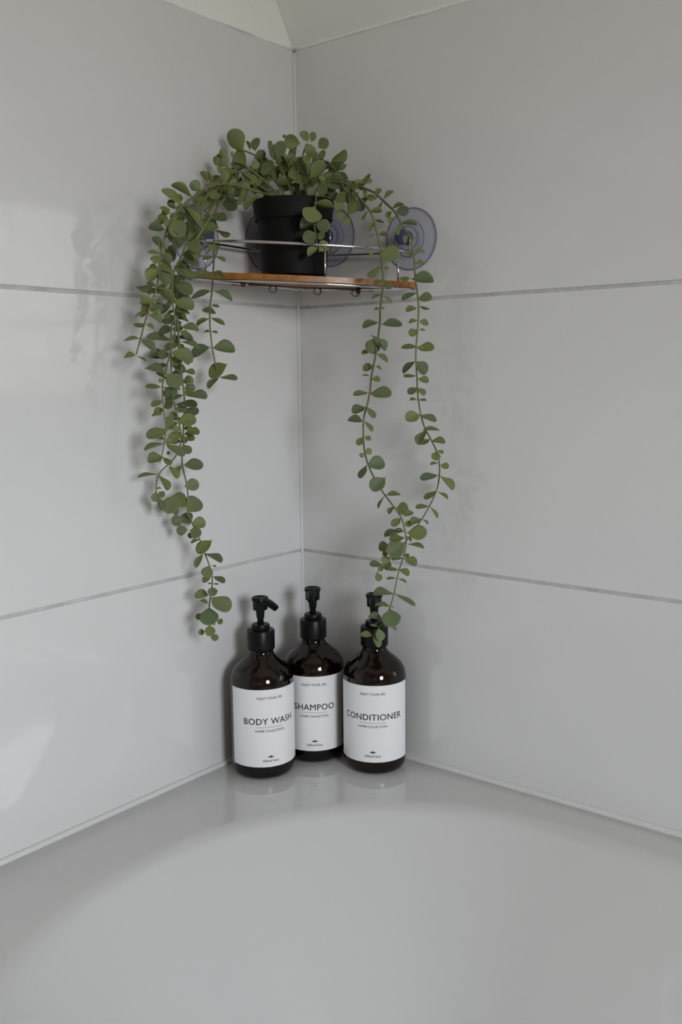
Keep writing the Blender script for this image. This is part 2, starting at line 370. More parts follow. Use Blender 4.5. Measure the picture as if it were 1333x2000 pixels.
# ---------------------------------------------------------------- corner shelf
s2 = math.sqrt(.5)
def ed(e, d): return ((e+d)*s2, (e-d)*s2)
def tilt(x, y):
    e, d = (x+y)*s2, (x-y)*s2
    return .0225 - .0457*e - .04*(d-.14)
shelf = thing('corner_shelf', 'corner shelf of orange-brown wood with a chrome wire rail under the potted plant', 'shelf', (.06, -.06, .0200))
SO = Vector(shelf.location)
def sub(bm):
    bmesh.ops.translate(bm, verts=bm.verts, vec=-SO); return bm
ARC = []
for k in range(25):
    u = -1+2*k/24; ARC.append(ed(.1215*u-.0015, .1385+.0235*(1-abs(u)**2.2)))
OUT = [(.012, -.180)] + ARC + [(.176, -.012), (.030, -.012), (.012, -.030)]
bd = obj('board', sub(prism(bmesh.new(), OUT, -.0060, 0, tilt)), M_wood, shelf)
def lift(p, h): return Vector((p[0], p[1], tilt(*p)+h))
def inset(p, k): 
    e, d = (p[0]+p[1])*s2, (p[0]-p[1])*s2; return ed(e*(1-k), d-k*.15)
# lower frame and upper rail
loop = [lift(inset(p, .012), -.0076) for p in ARC] + [lift((.150, -.016), -.0076), lift((.02, -.016), -.0076), lift((.016, -.02), -.0076), lift((.016, -.150), -.0076)]
fr = obj('base_wire', sub(tube(bmesh.new(), loop, .0014, 10, True)), M_chrome, shelf, True)
rail = [lift(inset(p, .02), .0325) for p in ARC[1:-1]] + [lift((.1640, -.0130), .0318), lift((.030, -.0125), .0305), lift((.016, -.0135), .030), lift((.0125, -.030), .0305), lift((.0130, -.1660), .0318)]
obj('rail_wire', sub(tube(bmesh.new(), rail, .0016, 10, True)), M_chrome, shelf, True)
for p in ((.0205, -.1725), (.1635, -.0205), ed(.0185, .1555), (.0140, -.016)):
    obj('post', sub(tube(bmesh.new(), [lift(p, -.0075), lift(p, .032)], .0012, 10)), M_chrome, shelf, True)
# cross wire under the board with curled hooks
cw = [lift(ed(-.080+.16*k/10, .085), -.0085) for k in range(11)]
obj('cross_wire', sub(tube(bmesh.new(), cw, .0009, 8)), M_hook, shelf, True)
for e in (-.034, .016, .059):
    p = lift(ed(e, .087), -.0085); q = []
    ax = Vector((s2, s2, 0))
    for k in range(13):
        a = math.radians(60-300*k/12); q.append(p + Vector((0, 0, -.0038)) + ax*.0042*math.cos(a) + Vector((0, 0, .0036*math.sin(a))) + Vector((s2, -s2, 0))*(.003*k/12))
    obj('hook', sub(tube(bmesh.new(), q, .0008, 8)), M_hook, shelf, True)
for e, d in ((-.068, .145), (.060, .105)):
    p = lift(ed(e, d), -.0064)
    pg = obj('peg', sub(lathe(bmesh.new(), [(0, -.0075), (.0022, -.0070), (.0030, -.0040), (.0026, 0), (0, 0)], 14, Matrix.Translation(p))), M_peg, shelf, True)
# suction cups
CUPP = [(.0016, 0)]
def cup(pos, wall):
    M = Matrix.Translation(pos) @ (Matrix.Rotation(PI/2, 4, 'Y') if wall == 'l' else Matrix.Rotation(PI/2, 4, 'X'))
    c = obj('suction_cup', sub(lathe(bmesh.new(), [(0, .0004), (.0322, .0004), (.0328, .0010), (.0322, .0019), (.0270, .0030), (.0205, .0042), (.0188, .0062), (.0165, .0066), (.0120, .0074), (.0085, .0090), (0, .0092)], 48, M)), M_cup, shelf, True)
    rm = obj('cup_edge', bmesh_rim(M), M_rim, c, True)
    rg = bmesh.new()
    for r_, z_ in ((.0195, .0050), (.0130, .0076)): tube(rg, [M @ Vector((r_*math.cos(2*PI*k/48), r_*math.sin(2*PI*k/48), z_)) for k in range(48)], .0006, 6, True)
    obj('cup_ring', sub(rg), M_rim, c, True)
    k = obj('cup_knob', sub(lathe(bmesh.new(), [(0, .0085), (.0078, .0085), (.0066, .0105), (.0050, .0120), (.0052, .0140), (.0074, .0165), (.0080, .0190), (.0070, .0215), (.0045, .0228), (0, .0231)], 28, M)), M_knob, c, True)
    n = Vector((1, 0, 0)) if wall == 'l' else Vector((0, -1, 0)); t = Vector((0, 1, 0)) if wall == 'l' else Vector((1, 0, 0))
    pc = Vector(pos) + n*.0130; zr = tilt(pc.x, pc.y)+.0305 - pc.z; zr = min(zr, -.008)
    q = [pc - t*.0066 + Vector((0, 0, zr))] + [pc + t*.0066*math.cos(math.radians(a)) + Vector((0, 0, .0062*math.sin(math.radians(a)))) for a in range(180, -1, -15)] + [pc + t*.0066 + Vector((0, 0, zr))]
    obj('wire_loop', sub(tube(bmesh.new(), q, .0009, 8)), M_chrome, c, True)
def bmesh_rim(M):
    q = [M @ Vector((.0329*math.cos(2*PI*k/64), .0329*math.sin(2*PI*k/64), .0011)) for k in range(64)]
    return sub(tube(bmesh.new(), q, .0006, 6, True))
for pos, wl_ in (((.167, -.0001, .0655), 'r'), ((.0555, -.0001, .0775), 'r'), ((.0001, -.057, .0710), 'l'), ((.0001, -.166, .0660), 'l')): cup(pos, wl_)
# ---------------------------------------------------------------- potted plant
VX, VY = ed(-.0105, .100)
plant = thing('potted_plant', 'trailing artificial eucalyptus with round sage-green leaves in a black pot on the corner shelf', 'plant', (VX, VY, tilt(VX, VY)+.0016))
PO = Vector(plant.location)
bm = bmesh.new()
lathe(bm, [(0, 0), (.0345, 0), (.0358, .001), (.0397, .0585), (.0398, .0590), (.0426, .0595), (.0448, .0798), (.0444, .0805), (.0432, .0805), (.0426, .0795), (.0405, .0660), (0, .0655)], 64)
po = obj('pot', bm, M_pot, plant); sharp(po, 40)
bm = bmesh.new(); lathe(bm, [(0, .066)] + [(.0405*k/8, .0665) for k in range(1, 8)] + [(.0414, .0735)] + [(.041*(8-k)/8, .0745+.002*k/8) for k in range(1, 8)] + [(0, .0775)], 40)
for v in bm.verts:
    if v.co.z > .074: v.co.z += noise.noise(v.co*220)*.0018
obj('moss', bm, M_soil, plant, True)
VINES = [
 [[0.0615,-0.087,0.1094],[0.0606,-0.1283,0.1104],[0.061,-0.1511,0.1125],[0.0617,-0.1772,0.1128],[0.0633,-0.204,0.1068],[0.0692,-0.233,0.091],[0.075,-0.2546,0.0781],[0.0689,-0.2599,0.0696],[0.0648,-0.264,0.0578],[0.062,-0.2672,0.0449],[0.061,-0.271,0.0275],[0.0614,-0.2733,0.0125],[0.0601,-0.2767,-0.001],[0.0573,-0.2814,-0.015],[0.0553,-0.2845,-0.0237],[0.0543,-0.2864,-0.03],[0.0523,-0.2905,-0.0445],[0.05,-0.295,-0.06]],
 [[0.0569,-0.0986,0.1095],[0.0537,-0.1347,0.124],[0.0534,-0.1495,0.1311],[0.0524,-0.1713,0.1214],[0.0545,-0.1956,0.1051],[0.0657,-0.225,0.0755],[0.075,-0.2432,0.0556],[0.0697,-0.244,0.0464],[0.062,-0.245,0.032],[0.0577,-0.2495,0.0227],[0.0567,-0.2518,0.0109],[0.0572,-0.2538,-0.0084],[0.0607,-0.253,-0.0247],[0.0611,-0.2549,-0.042],[0.0579,-0.2595,-0.0588],[0.0562,-0.2625,-0.0722],[0.0539,-0.2657,-0.0836],[0.0536,-0.2671,-0.0926],[0.0545,-0.2678,-0.1035],[0.0565,-0.2684,-0.1205],[0.0583,-0.2677,-0.127],[0.0579,-0.27,-0.143],[0.0566,-0.2729,-0.1575],[0.055,-0.2752,-0.166]],
 [[0.0522,-0.0892,0.1113],[0.0474,-0.1282,0.1231],[0.0449,-0.1472,0.1259],[0.049,-0.176,0.1034],[0.06,-0.2165,0.0672],[0.05,-0.2209,0.0379],[0.0435,-0.2301,0.0077],[0.0417,-0.2342,-0.0126],[0.0386,-0.2389,-0.0298],[0.0387,-0.2412,-0.0471],[0.041,-0.2433,-0.0766],[0.0431,-0.245,-0.1017],[0.0482,-0.2436,-0.1217],[0.0523,-0.2426,-0.1391],[0.0521,-0.2443,-0.1504],[0.0483,-0.249,-0.1632],[0.0428,-0.2541,-0.1698],[0.0351,-0.2613,-0.179],[0.0343,-0.2641,-0.1954],[0.0372,-0.263,-0.2042],[0.04,-0.2617,-0.212]],
 [[0.0502,-0.0912,0.1107],[0.0503,-0.1234,0.1208],[0.0494,-0.1458,0.1219],[0.0562,-0.1759,0.1],[0.07,-0.2191,0.0659],[0.06,-0.235,0.0359],[0.049,-0.2392,0.0053],[0.0471,-0.2383,-0.013],[0.0465,-0.2381,-0.0185],[0.0445,-0.2337,-0.0675],[0.0441,-0.232,-0.0839],[0.0442,-0.2295,-0.1046],[0.0432,-0.2291,-0.1151],[0.04,-0.2293,-0.136],[0.0396,-0.2281,-0.1498],[0.0362,-0.2292,-0.1642],[0.036,-0.2281,-0.176],[0.0377,-0.2253,-0.1895],[0.0381,-0.2234,-0.2041],[0.0353,-0.2238,-0.2221],[0.0384,-0.2199,-0.2332],[0.0413,-0.216,-0.2471],[0.0433,-0.2137,-0.2516],[0.0458,-0.21,-0.2667],[0.0485,-0.2065,-0.2797],[0.05,-0.204,-0.2921],[0.0493,-0.2037,-0.3023],[0.046,-0.2049,-0.3176],[0.0439,-0.2051,-0.3348],[0.0437,-0.204,-0.3492],[0.045,-0.2019,-0.3602]],
 [[0.0642,-0.0984,0.1081],[0.0546,-0.1198,0.1286],[0.0457,-0.1375,0.1392],[0.04,-0.151,0.1337],[0.0375,-0.1609,0.1254],[0.0435,-0.1713,0.1042],[0.0474,-0.1809,0.0867],[0.0531,-0.1901,0.0678],[0.052,-0.1898,0.0486],[0.0512,-0.1896,0.0349],[0.0496,-0.19,0.0211],[0.0483,-0.1902,0.0062],[0.0453,-0.1916,-0.0092],[0.0443,-0.1913,-0.0279],[0.0443,-0.1909,-0.0342],[0.0447,-0.1897,-0.0505],[0.0463,-0.1875,-0.0674],[0.0484,-0.185,-0.0828]],
 [[0.0582,-0.0833,0.1103],[0.0508,-0.0993,0.1348],[0.0459,-0.1098,0.1498],[0.0401,-0.1195,0.1549],[0.0355,-0.1272,0.1574]],
 [[0.0522,-0.0892,0.1107],[0.0249,-0.1046,0.1255],[0.005,-0.1159,0.1356],[-0.0049,-0.1218,0.1399],[-0.0143,-0.1264,0.1475],[-0.0198,-0.1286,0.1544],[-0.0243,-0.1303,0.1602]],
 [[0.0666,-0.0819,0.1106],[0.0663,-0.0919,0.1285],[0.0651,-0.1001,0.1407],[0.0635,-0.1062,0.1479]],
 [[0.0661,-0.0753,0.1115],[0.0695,-0.0718,0.1364],[0.0712,-0.0697,0.158],[0.0747,-0.0667,0.1687]],
 [[0.0701,-0.0713,0.1115],[0.0789,-0.0594,0.1343],[0.0845,-0.0509,0.1527],[0.0904,-0.0466,0.1493],[0.0977,-0.0423,0.1387],[0.1015,-0.0399,0.1342]],
 [[0.0681,-0.0733,0.1115],[0.0872,-0.0825,0.1193],[0.0986,-0.0923,0.1269]],
 [[0.0766,-0.0789,0.1092],[0.0934,-0.0855,0.1175],[0.1061,-0.0898,0.1107],[0.1175,-0.1045,0.0944],[0.1152,-0.1064,0.0789],[0.1176,-0.1046,0.0633],[0.1184,-0.104,0.0528],[0.1166,-0.1054,0.0466]],
 [[0.0721,-0.0693,0.1115],[0.0962,-0.0585,0.1295],[0.1096,-0.0528,0.1297],[0.1197,-0.0525,0.1167],[0.1258,-0.057,0.0994],[0.1277,-0.0632,0.0852]],
 [[0.0721,-0.0693,0.1115],[0.0978,-0.0604,0.128],[0.1207,-0.0536,0.1228],[0.1299,-0.0539,0.1121],[0.1446,-0.0557,0.098],[0.152,-0.0566,0.091],[0.1599,-0.0596,0.0801],[0.1651,-0.0631,0.0709],[0.1711,-0.0677,0.0594],[0.1771,-0.0715,0.0492],[0.1845,-0.08,0.0318],[0.1859,-0.0784,0.0143],[0.1844,-0.0792,0.0004],[0.1825,-0.0802,-0.0136],[0.1822,-0.0801,-0.0277],[0.1803,-0.0811,-0.0444],[0.1782,-0.0824,-0.0597],[0.1761,-0.0838,-0.0729],[0.1737,-0.0853,-0.0853],[0.1731,-0.0855,-0.0979],[0.1703,-0.0873,-0.1134],[0.1667,-0.0898,-0.1268],[0.1664,-0.0897,-0.1452],[0.1667,-0.0892,-0.1588],[0.169,-0.0871,-0.1736],[0.1742,-0.0824,-0.1901],[0.1807,-0.0765,-0.2046],[0.1835,-0.0739,-0.2102],[0.1896,-0.0684,-0.2209],[0.197,-0.0617,-0.235],[0.199,-0.0599,-0.2473],[0.2006,-0.0584,-0.2597],[0.1984,-0.06,-0.2754],[0.1939,-0.0632,-0.2912],[0.192,-0.0645,-0.3014],[0.1893,-0.0665,-0.3185],[0.1861,-0.0688,-0.3334],[0.1793,-0.0738,-0.3518],[0.1756,-0.0764,-0.357],[0.1705,-0.08,-0.3657]],
 [[0.0733,-0.0681,0.1116],[0.0975,-0.0511,0.1304],[0.117,-0.0398,0.1269],[0.1279,-0.0348,0.1192],[0.1397,-0.0339,0.1147],[0.1469,-0.0344,0.1092],[0.166,-0.0365,0.0938],[0.1711,-0.0372,0.0894],[0.18,-0.0404,0.0786],[0.186,-0.0429,0.0709],[0.196,-0.0447,0.062],[0.2021,-0.0507,0.05],[0.2065,-0.0544,0.042],[0.2116,-0.06,0.0314],[0.2119,-0.0585,0.0139],[0.2131,-0.0565,0.0011],[0.2137,-0.055,-0.0129],[0.2129,-0.0547,-0.0259],[0.2113,-0.0547,-0.0437],[0.2095,-0.0549,-0.0622],[0.2101,-0.0529,-0.0834],[0.21,-0.0518,-0.1027],[0.2116,-0.0493,-0.1211],[0.2145,-0.0458,-0.138],[0.2196,-0.0406,-0.1506],[0.2243,-0.0358,-0.1633],[0.2265,-0.033,-0.1794],[0.2253,-0.0331,-0.1938],[0.2233,-0.034,-0.206],[0.2167,-0.0379,-0.2228],[0.2102,-0.042,-0.2363],[0.2036,-0.046,-0.2476],[0.1942,-0.0519,-0.2635],[0.1789,-0.0614,-0.2807],[0.1722,-0.0656,-0.2877],[0.1684,-0.068,-0.2969]],
]
# vine, singled out, base, length axis, face normal, width
LEAVES = [
 (0,1,(0.0743,-0.2511,0.0806),(-0.0113,-0.0137,0.0134),(0.7565,0.012,0.6539),0.0177),
 (0,1,(0.0706,-0.2338,0.0907),(-0.0123,-0.0148,0.0099),(0.1193,0.4811,0.8685),0.0173),
 (0,0,(0.0725,-0.257,0.0769),(-0.0047,-0.0057,0.0038),(-0.1585,0.6342,0.7567),0.0067),
 (0,0,(0.0696,-0.2619,0.0713),(-0.0062,-0.0075,0.0061),(0.7091,-0.0136,0.705),0.0091),
 (4,1,(0.0448,-0.1758,0.0996),(-0.0141,-0.0192,-0.0038),(0.764,-0.604,0.2267),0.0192),
 (4,1,(0.0421,-0.1732,0.1009),(0.0193,0.0077,-0.0078),(-0.0037,-0.7097,-0.7045),0.0177),
 (0,1,(0.0764,-0.2501,0.0794),(0.0044,0.0064,-0.0171),(-0.1788,0.935,0.3062),0.0150),
 (0,1,(0.0763,-0.2486,0.0796),(0.0174,0.0023,-0.0215),(0.7051,0.3599,0.611),0.0221),
 (0,1,(0.0701,-0.2611,0.0671),(0.0115,-0.0004,-0.0158),(0.4865,-0.7895,0.3743),0.0165),
 (0,1,(0.0648,-0.2648,0.0577),(-0.0095,-0.0121,0.0019),(-0.3283,0.3931,0.8589),0.0123),
 (0,1,(0.0668,-0.2644,0.0564),(0.0115,0.0028,-0.0108),(0.1744,0.8918,0.4174),0.0128),
 (0,0,(0.0679,-0.2606,0.0663),(-0.0033,-0.0059,-0.0046),(0.8728,-0.4881,-0.0052),0.0065),
 (4,1,(0.0535,-0.189,0.0657),(-0.0098,-0.0138,-0.004),(-0.3589,-0.0151,0.9333),0.0139),
 (4,0,(0.053,-0.1884,0.0664),(0.0139,0.0058,-0.0046),(-0.1167,-0.4285,-0.896),0.0126),
 (4,1,(0.0459,-0.1908,0.0805),(0.0177,0.0077,-0.0043),(0.394,-0.4684,0.7908),0.0158),
 (4,1,(0.0522,-0.181,0.0689),(-0.0118,-0.0143,0.0081),(-0.3563,0.6662,0.6551),0.0161),
 (1,1,(0.0741,-0.2418,0.0505),(-0.0083,-0.011,-0.0003),(0.5541,-0.441,0.7061),0.0110),
 (1,1,(0.0703,-0.2445,0.0463),(0.0129,0.005,-0.0048),(0.3683,-0.9295,0.0218),0.0123),
 (1,0,(0.0689,-0.2434,0.0422),(0.0107,0.0024,-0.0104),(0.6672,0.1685,0.7255),0.0120),
 (1,1,(0.0619,-0.2435,0.034),(0.0149,0.0052,-0.0085),(0.5356,-0.1803,0.825),0.0143),
 (0,0,(0.0628,-0.2706,0.0349),(-0.007,-0.009,0.0009),(0.4193,-0.2359,0.8767),0.0091),
 (0,0,(0.059,-0.2686,0.0386),(-0.0014,0.0042,0.0065),(0.791,-0.4178,0.4469),0.0066),
 (0,1,(0.0618,-0.2697,0.035),(0.01,0.003,-0.0076),(-0.1075,0.9651,0.239),0.0103),
 (0,0,(0.0623,-0.272,0.0262),(0.0006,-0.008,0.0044),(0.8629,-0.1919,-0.4675),0.0077),
 (0,0,(0.0619,-0.2732,0.0229),(-0.0063,-0.0093,-0.0035),(0.4894,-0.0011,-0.8721),0.0094),
 (0,1,(0.0609,-0.2725,0.0209),(-0.0052,-0.0102,-0.009),(-0.9311,0.3073,0.1964),0.0116),
 (0,1,(0.0596,-0.2714,0.0211),(0.0045,0.0062,-0.0149),(0.9595,-0.192,0.2063),0.0134),
 (0,0,(0.0601,-0.2717,0.0232),(0.0079,0.0097,-0.0044),(0.5474,-0.0661,0.8343),0.0106),
 (1,1,(0.0582,-0.2463,0.0297),(0.0091,0.0028,-0.0067),(-0.1034,0.9611,0.256),0.0093),
 (1,1,(0.0594,-0.2499,0.0216),(0.0108,0.0033,-0.0077),(-0.0796,0.9523,0.2946),0.0109),
 (1,1,(0.0606,-0.2503,0.0215),(0.015,0.006,-0.0058),(0.4633,-0.3805,0.8003),0.0137),
 (0,1,(0.0586,-0.277,0.0057),(-0.0148,-0.0074,-0.0021),(0.2492,-0.2307,-0.9406),0.0133),
 (0,1,(0.0598,-0.2752,0.0036),(0.0093,0.0114,-0.0115),(-0.0714,0.7366,0.6725),0.0149),
 (0,1,(0.0611,-0.2771,-0.0117),(-0.0087,-0.0113,0.001),(-0.4574,0.4247,0.7813),0.0114),
 (1,1,(0.0593,-0.2513,0.0073),(0.0103,0.0126,-0.0069),(0.79,-0.3851,0.477),0.0141),
 (3,1,(0.0383,-0.2359,0.0006),(0.0075,0.0093,-0.0047),(-0.2865,0.6097,0.739),0.0102),
 (1,1,(0.0562,-0.2522,-0.0091),(0.0123,0.0155,-0.0045),(0.7197,-0.4085,0.5614),0.0162),
 (1,1,(0.058,-0.2554,-0.0105),(-0.0147,-0.0075,-0.005),(-0.323,0.002,0.9464),0.0137),
 (1,1,(0.053,-0.2511,-0.0122),(-0.0097,-0.0051,-0.0064),(0.1435,-0.8684,0.4747),0.0101),
 (1,0,(0.0582,-0.2542,-0.0171),(0.0096,0.0122,-0.0028),(0.403,-0.1073,0.9089),0.0126),
 (0,0,(0.0554,-0.2834,-0.0204),(-0.0113,-0.0057,-0.0029),(0.0087,-0.4606,0.8876),0.0103),
 (0,1,(0.0551,-0.2825,-0.0214),(0.0072,0.0087,-0.0081),(0.7075,0.071,0.7032),0.0111),
 (0,0,(0.0561,-0.2873,-0.0314),(-0.0097,-0.0047,-0.0008),(0.25,-0.3576,-0.8998),0.0086),
 (0,0,(0.0546,-0.2861,-0.0313),(0.0047,0.0057,-0.0038),(0.6667,-0.0474,0.7438),0.0066),
 (1,1,(0.0564,-0.2502,-0.0246),(-0.0126,-0.0064,-0.0029),(0.3338,-0.2421,-0.911),0.0115),
 (3,0,(0.0416,-0.2337,-0.0222),(0.0068,0.0083,-0.0042),(0.509,0.0186,0.8606),0.0092),
 (4,1,(0.0534,-0.1901,0.053),(0.0071,-0.008,-0.0091),(0.5214,-0.3945,0.7567),0.0118),
 (4,0,(0.0508,-0.189,0.0407),(-0.0061,-0.0091,-0.0038),(0.2547,-0.5116,0.8206),0.0092),
 (4,0,(0.0526,-0.1891,0.0405),(0.0098,0.0035,-0.0054),(0.4963,-0.0473,0.8669),0.0093),
 (4,1,(0.0501,-0.1906,0.0245),(-0.0108,-0.0155,-0.0051),(0.2891,-0.472,0.8329),0.0156),
 (4,0,(0.05,-0.1888,0.0252),(0.0122,0.0043,-0.0066),(0.194,0.6188,0.7612),0.0116),
 (4,0,(0.05,-0.1913,0.0233),(0.0059,-0.003,-0.0053),(0.2545,-0.6871,0.6805),0.0071),
 (4,1,(0.0482,-0.1911,0.006),(-0.0178,-0.0091,-0.0064),(0.0071,-0.5842,0.8116),0.0167),
 (4,1,(0.0497,-0.1893,0.0066),(0.0113,0.0138,-0.0097),(0.6096,0.0549,0.7908),0.0162),
 (4,1,(0.045,-0.1911,-0.0096),(-0.0114,0.0089,-0.0059),(0.1524,-0.4059,-0.9011),0.0131),
 (4,0,(0.045,-0.1903,-0.0089),(0.0053,0.0068,-0.0012),(-0.201,0.317,0.9269),0.0069),
 (4,0,(0.0443,-0.1918,-0.0219),(-0.0107,-0.0056,-0.0068),(-0.1317,-0.6531,0.7457),0.0110),
 (4,0,(0.0439,-0.1897,-0.0212),(0.0086,0.0105,-0.0068),(0.5862,0.0418,0.8091),0.0121),
 (2,1,(0.0353,-0.2185,0.0519),(-0.0061,-0.0075,0.0047),(0.8081,-0.5688,0.1532),0.0086),
 (2,1,(0.0407,-0.2065,0.0832),(0.0043,0.0057,-0.012),(0.878,-0.4702,0.0893),0.0112),
 (2,1,(0.0309,-0.2213,0.0407),(-0.0094,-0.0029,0.0069),(-0.0998,0.9604,0.2601),0.0096),
 (2,1,(0.0287,-0.2264,0.02),(-0.0068,-0.0084,0.0097),(-0.2926,0.8161,0.4983),0.0116),
 (2,1,(0.0385,-0.2233,0.0104),(-0.0061,-0.0074,0.0072),(0.8151,-0.5701,0.103),0.0096),
 (2,1,(0.0414,-0.2224,0.0194),(0.0088,0.0038,-0.0014),(0.3943,-0.9181,-0.0415),0.0081),
 (3,1,(0.0486,-0.224,0.0636),(-0.0019,-0.0109,-0.0181),(0.0787,-0.8576,0.5083),0.0169),
 (3,1,(0.0574,-0.2196,0.0654),(-0.0072,-0.0035,-0.0112),(-0.8161,0.4299,0.3862),0.0110),
 (2,1,(0.0204,-0.2286,0.0477),(0.0051,0.0066,-0.0121),(0.9377,-0.2032,0.2818),0.0117),
 (2,1,(0.0385,-0.2266,0.0056),(0.0068,0.0035,0.0067),(0.615,-0.7561,-0.2238),0.0081),
 (3,1,(0.0337,-0.2391,0.0074),(0.0068,0.0083,-0.0072),(-0.3186,0.7569,0.5706),0.0103),
 (0,0,(0.0514,-0.2911,-0.0449),(-0.0138,-0.0068,-0.0013),(0.0806,-0.3422,0.9362),0.0123),
 (0,1,(0.0521,-0.2911,-0.0454),(0.0081,0.0099,-0.0105),(0.7493,0.0788,0.6575),0.0132),
 (0,0,(0.0497,-0.2948,-0.0607),(-0.0102,-0.0051,-0.0019),(0.127,-0.5614,0.8177),0.0092),
 (0,0,(0.0505,-0.2947,-0.0612),(0.0053,0.0065,-0.0053),(0.5328,0.2243,0.816),0.0079),
 (3,1,(0.048,-0.2354,-0.0322),(0.0106,0.0136,-0.0024),(0.4723,-0.2209,0.8533),0.0139),
 (2,1,(0.0346,-0.2327,-0.0339),(-0.0141,-0.007,-0.0025),(0.2261,-0.6962,0.6813),0.0127),
 (2,1,(0.0349,-0.2365,-0.0449),(-0.014,-0.018,0.0031),(0.4062,-0.1639,0.899),0.0184),
 (3,1,(0.0389,-0.2322,-0.0421),(0.0092,0.0118,-0.0018),(0.5455,-0.3042,0.781),0.0121),
 (3,0,(0.0478,-0.237,-0.0368),(0.0052,0.0064,-0.0036),(0.7854,-0.3564,0.5062),0.0072),
 (3,1,(0.0482,-0.2362,-0.0464),(0.0112,0.0139,-0.006),(0.4387,0.0373,0.8979),0.0150),
 (1,1,(0.0545,-0.2497,-0.0508),(-0.0095,-0.0049,-0.0031),(0.2551,-0.8244,0.5053),0.0089),
 (3,0,(0.0377,-0.2315,-0.0489),(0.0038,0.0046,-0.0049),(0.852,-0.4834,0.201),0.0062),
 (2,1,(0.033,-0.2387,-0.0616),(-0.0117,-0.0153,0.0007),(0.515,-0.3554,0.78),0.0154),
 (2,0,(0.0371,-0.2422,-0.0582),(-0.014,-0.0069,-0.002),(0.0922,-0.444,0.8913),0.0126),
 (1,1,(0.0583,-0.2594,-0.0577),(0.0131,0.0163,-0.0072),(0.7082,-0.2869,0.6451),0.0176),
 (3,0,(0.0448,-0.2324,-0.0629),(0.0045,0.0055,-0.0061),(0.8214,-0.0366,0.5691),0.0075),
 (2,0,(0.0311,-0.239,-0.0696),(-0.0103,-0.0052,-0.0032),(0.0724,-0.6222,0.7795),0.0096),
 (1,1,(0.0565,-0.2647,-0.0784),(-0.0183,-0.0076,0.0055),(0.3595,-0.2054,0.9102),0.0164),
 (2,1,(0.0367,-0.2393,-0.0697),(0.0083,0.0102,-0.0062),(0.7471,-0.2298,0.6237),0.0116),
 (3,0,(0.0473,-0.2321,-0.0756),(0.01,0.0042,-0.0029),(0.3947,-0.3663,0.8427),0.0090),
 (1,1,(0.0565,-0.2647,-0.0789),(0.0151,0.0045,-0.0108),(0.5437,-0.6949,0.4707),0.0152),
 (1,0,(0.0538,-0.2656,-0.0845),(-0.0028,-0.0036,-0.0011),(0.7911,-0.6114,0.0183),0.0040),
 (3,0,(0.0453,-0.2323,-0.0848),(0.0077,0.0034,-0.0012),(0.357,-0.5405,0.7618),0.0068),
 (1,0,(0.0537,-0.2673,-0.0912),(-0.0091,-0.0121,-0.0004),(0.2763,-0.2352,0.9319),0.0121),
 (1,1,(0.0556,-0.2675,-0.0912),(0.0124,0.0043,-0.007),(0.5171,-0.1106,0.8488),0.0119),
 (2,0,(0.0399,-0.2447,-0.0927),(0.0093,0.0041,-0.0017),(0.2006,-0.0459,0.9786),0.0082),
 (3,1,(0.0445,-0.2306,-0.1),(-0.0102,-0.0151,-0.0051),(0.1703,-0.4167,0.893),0.0151),
 (3,1,(0.0452,-0.2297,-0.1),(0.02,0.0088,-0.0035),(0.2752,-0.2616,0.9251),0.0176),
 (1,0,(0.0548,-0.2674,-0.1047),(-0.0059,-0.0095,-0.005),(0.2425,-0.5648,0.7888),0.0098),
 (1,1,(0.0495,-0.2614,-0.106),(0.0115,-0.0008,-0.004),(0.0774,-0.9123,0.4022),0.0103),
 (3,1,(0.0376,-0.2373,-0.1092),(0.0204,0.0093,-0.0017),(0.2046,-0.2721,0.9403),0.0179),
 (1,0,(0.05,-0.2622,-0.1128),(-0.0051,-0.008,-0.0039),(0.5362,-0.6183,0.5747),0.0082),
 (1,0,(0.0557,-0.2689,-0.1181),(-0.0061,-0.0086,-0.0015),(0.0939,-0.2397,0.9663),0.0085),
 (3,1,(0.0425,-0.2295,-0.1164),(0.0139,0.0062,-0.0017),(0.3635,-0.6204,0.6949),0.0122),
 (2,0,(0.0393,-0.2407,-0.116),(0.0028,-0.0043,-0.0066),(0.6739,-0.4496,0.5863),0.0070),
 (2,1,(0.0498,-0.246,-0.1272),(0.0104,0.0147,0.0032),(0.6327,-0.5612,0.5336),0.0146),
 (2,1,(0.0444,-0.2396,-0.1276),(-0.0066,-0.0102,-0.0045),(0.4806,-0.5939,0.6452),0.0104),
 (2,0,(0.0521,-0.2436,-0.1319),(-0.0032,-0.0069,-0.0033),(0.8657,-0.4748,0.1584),0.0070),
 (1,1,(0.0627,-0.2683,-0.1327),(-0.0113,-0.0172,-0.007),(0.27,-0.5093,0.8171),0.0173),
 (3,1,(0.0408,-0.2274,-0.1377),(0.0133,0.0061,-0.0011),(0.276,-0.4564,0.8459),0.0117),
 (3,0,(0.0443,-0.2288,-0.1328),(0.0057,0.0022,-0.0022),(0.48,-0.6595,0.5785),0.0052),
 (2,1,(0.0524,-0.2427,-0.1389),(-0.0064,-0.0104,-0.0056),(0.5489,-0.6322,0.5467),0.0107),
 (3,0,(0.0339,-0.2244,-0.1417),(0.004,-0.0009,-0.0079),(0.6219,-0.676,0.3954),0.0071),
 (3,1,(0.0376,-0.2298,-0.1507),(0.0093,0.0019,-0.0089),(0.684,-0.362,0.6333),0.0104),
 (1,0,(0.0583,-0.271,-0.1462),(-0.0105,-0.0156,-0.0053),(-0.0503,-0.2891,0.956),0.0156),
 (1,1,(0.0588,-0.27,-0.1463),(0.0175,0.0054,-0.0117),(0.5384,0.0663,0.8401),0.0173),
 (2,0,(0.0375,-0.2458,-0.1603),(-0.003,-0.0009,0.0028),(0.5285,-0.782,0.3302),0.0035),
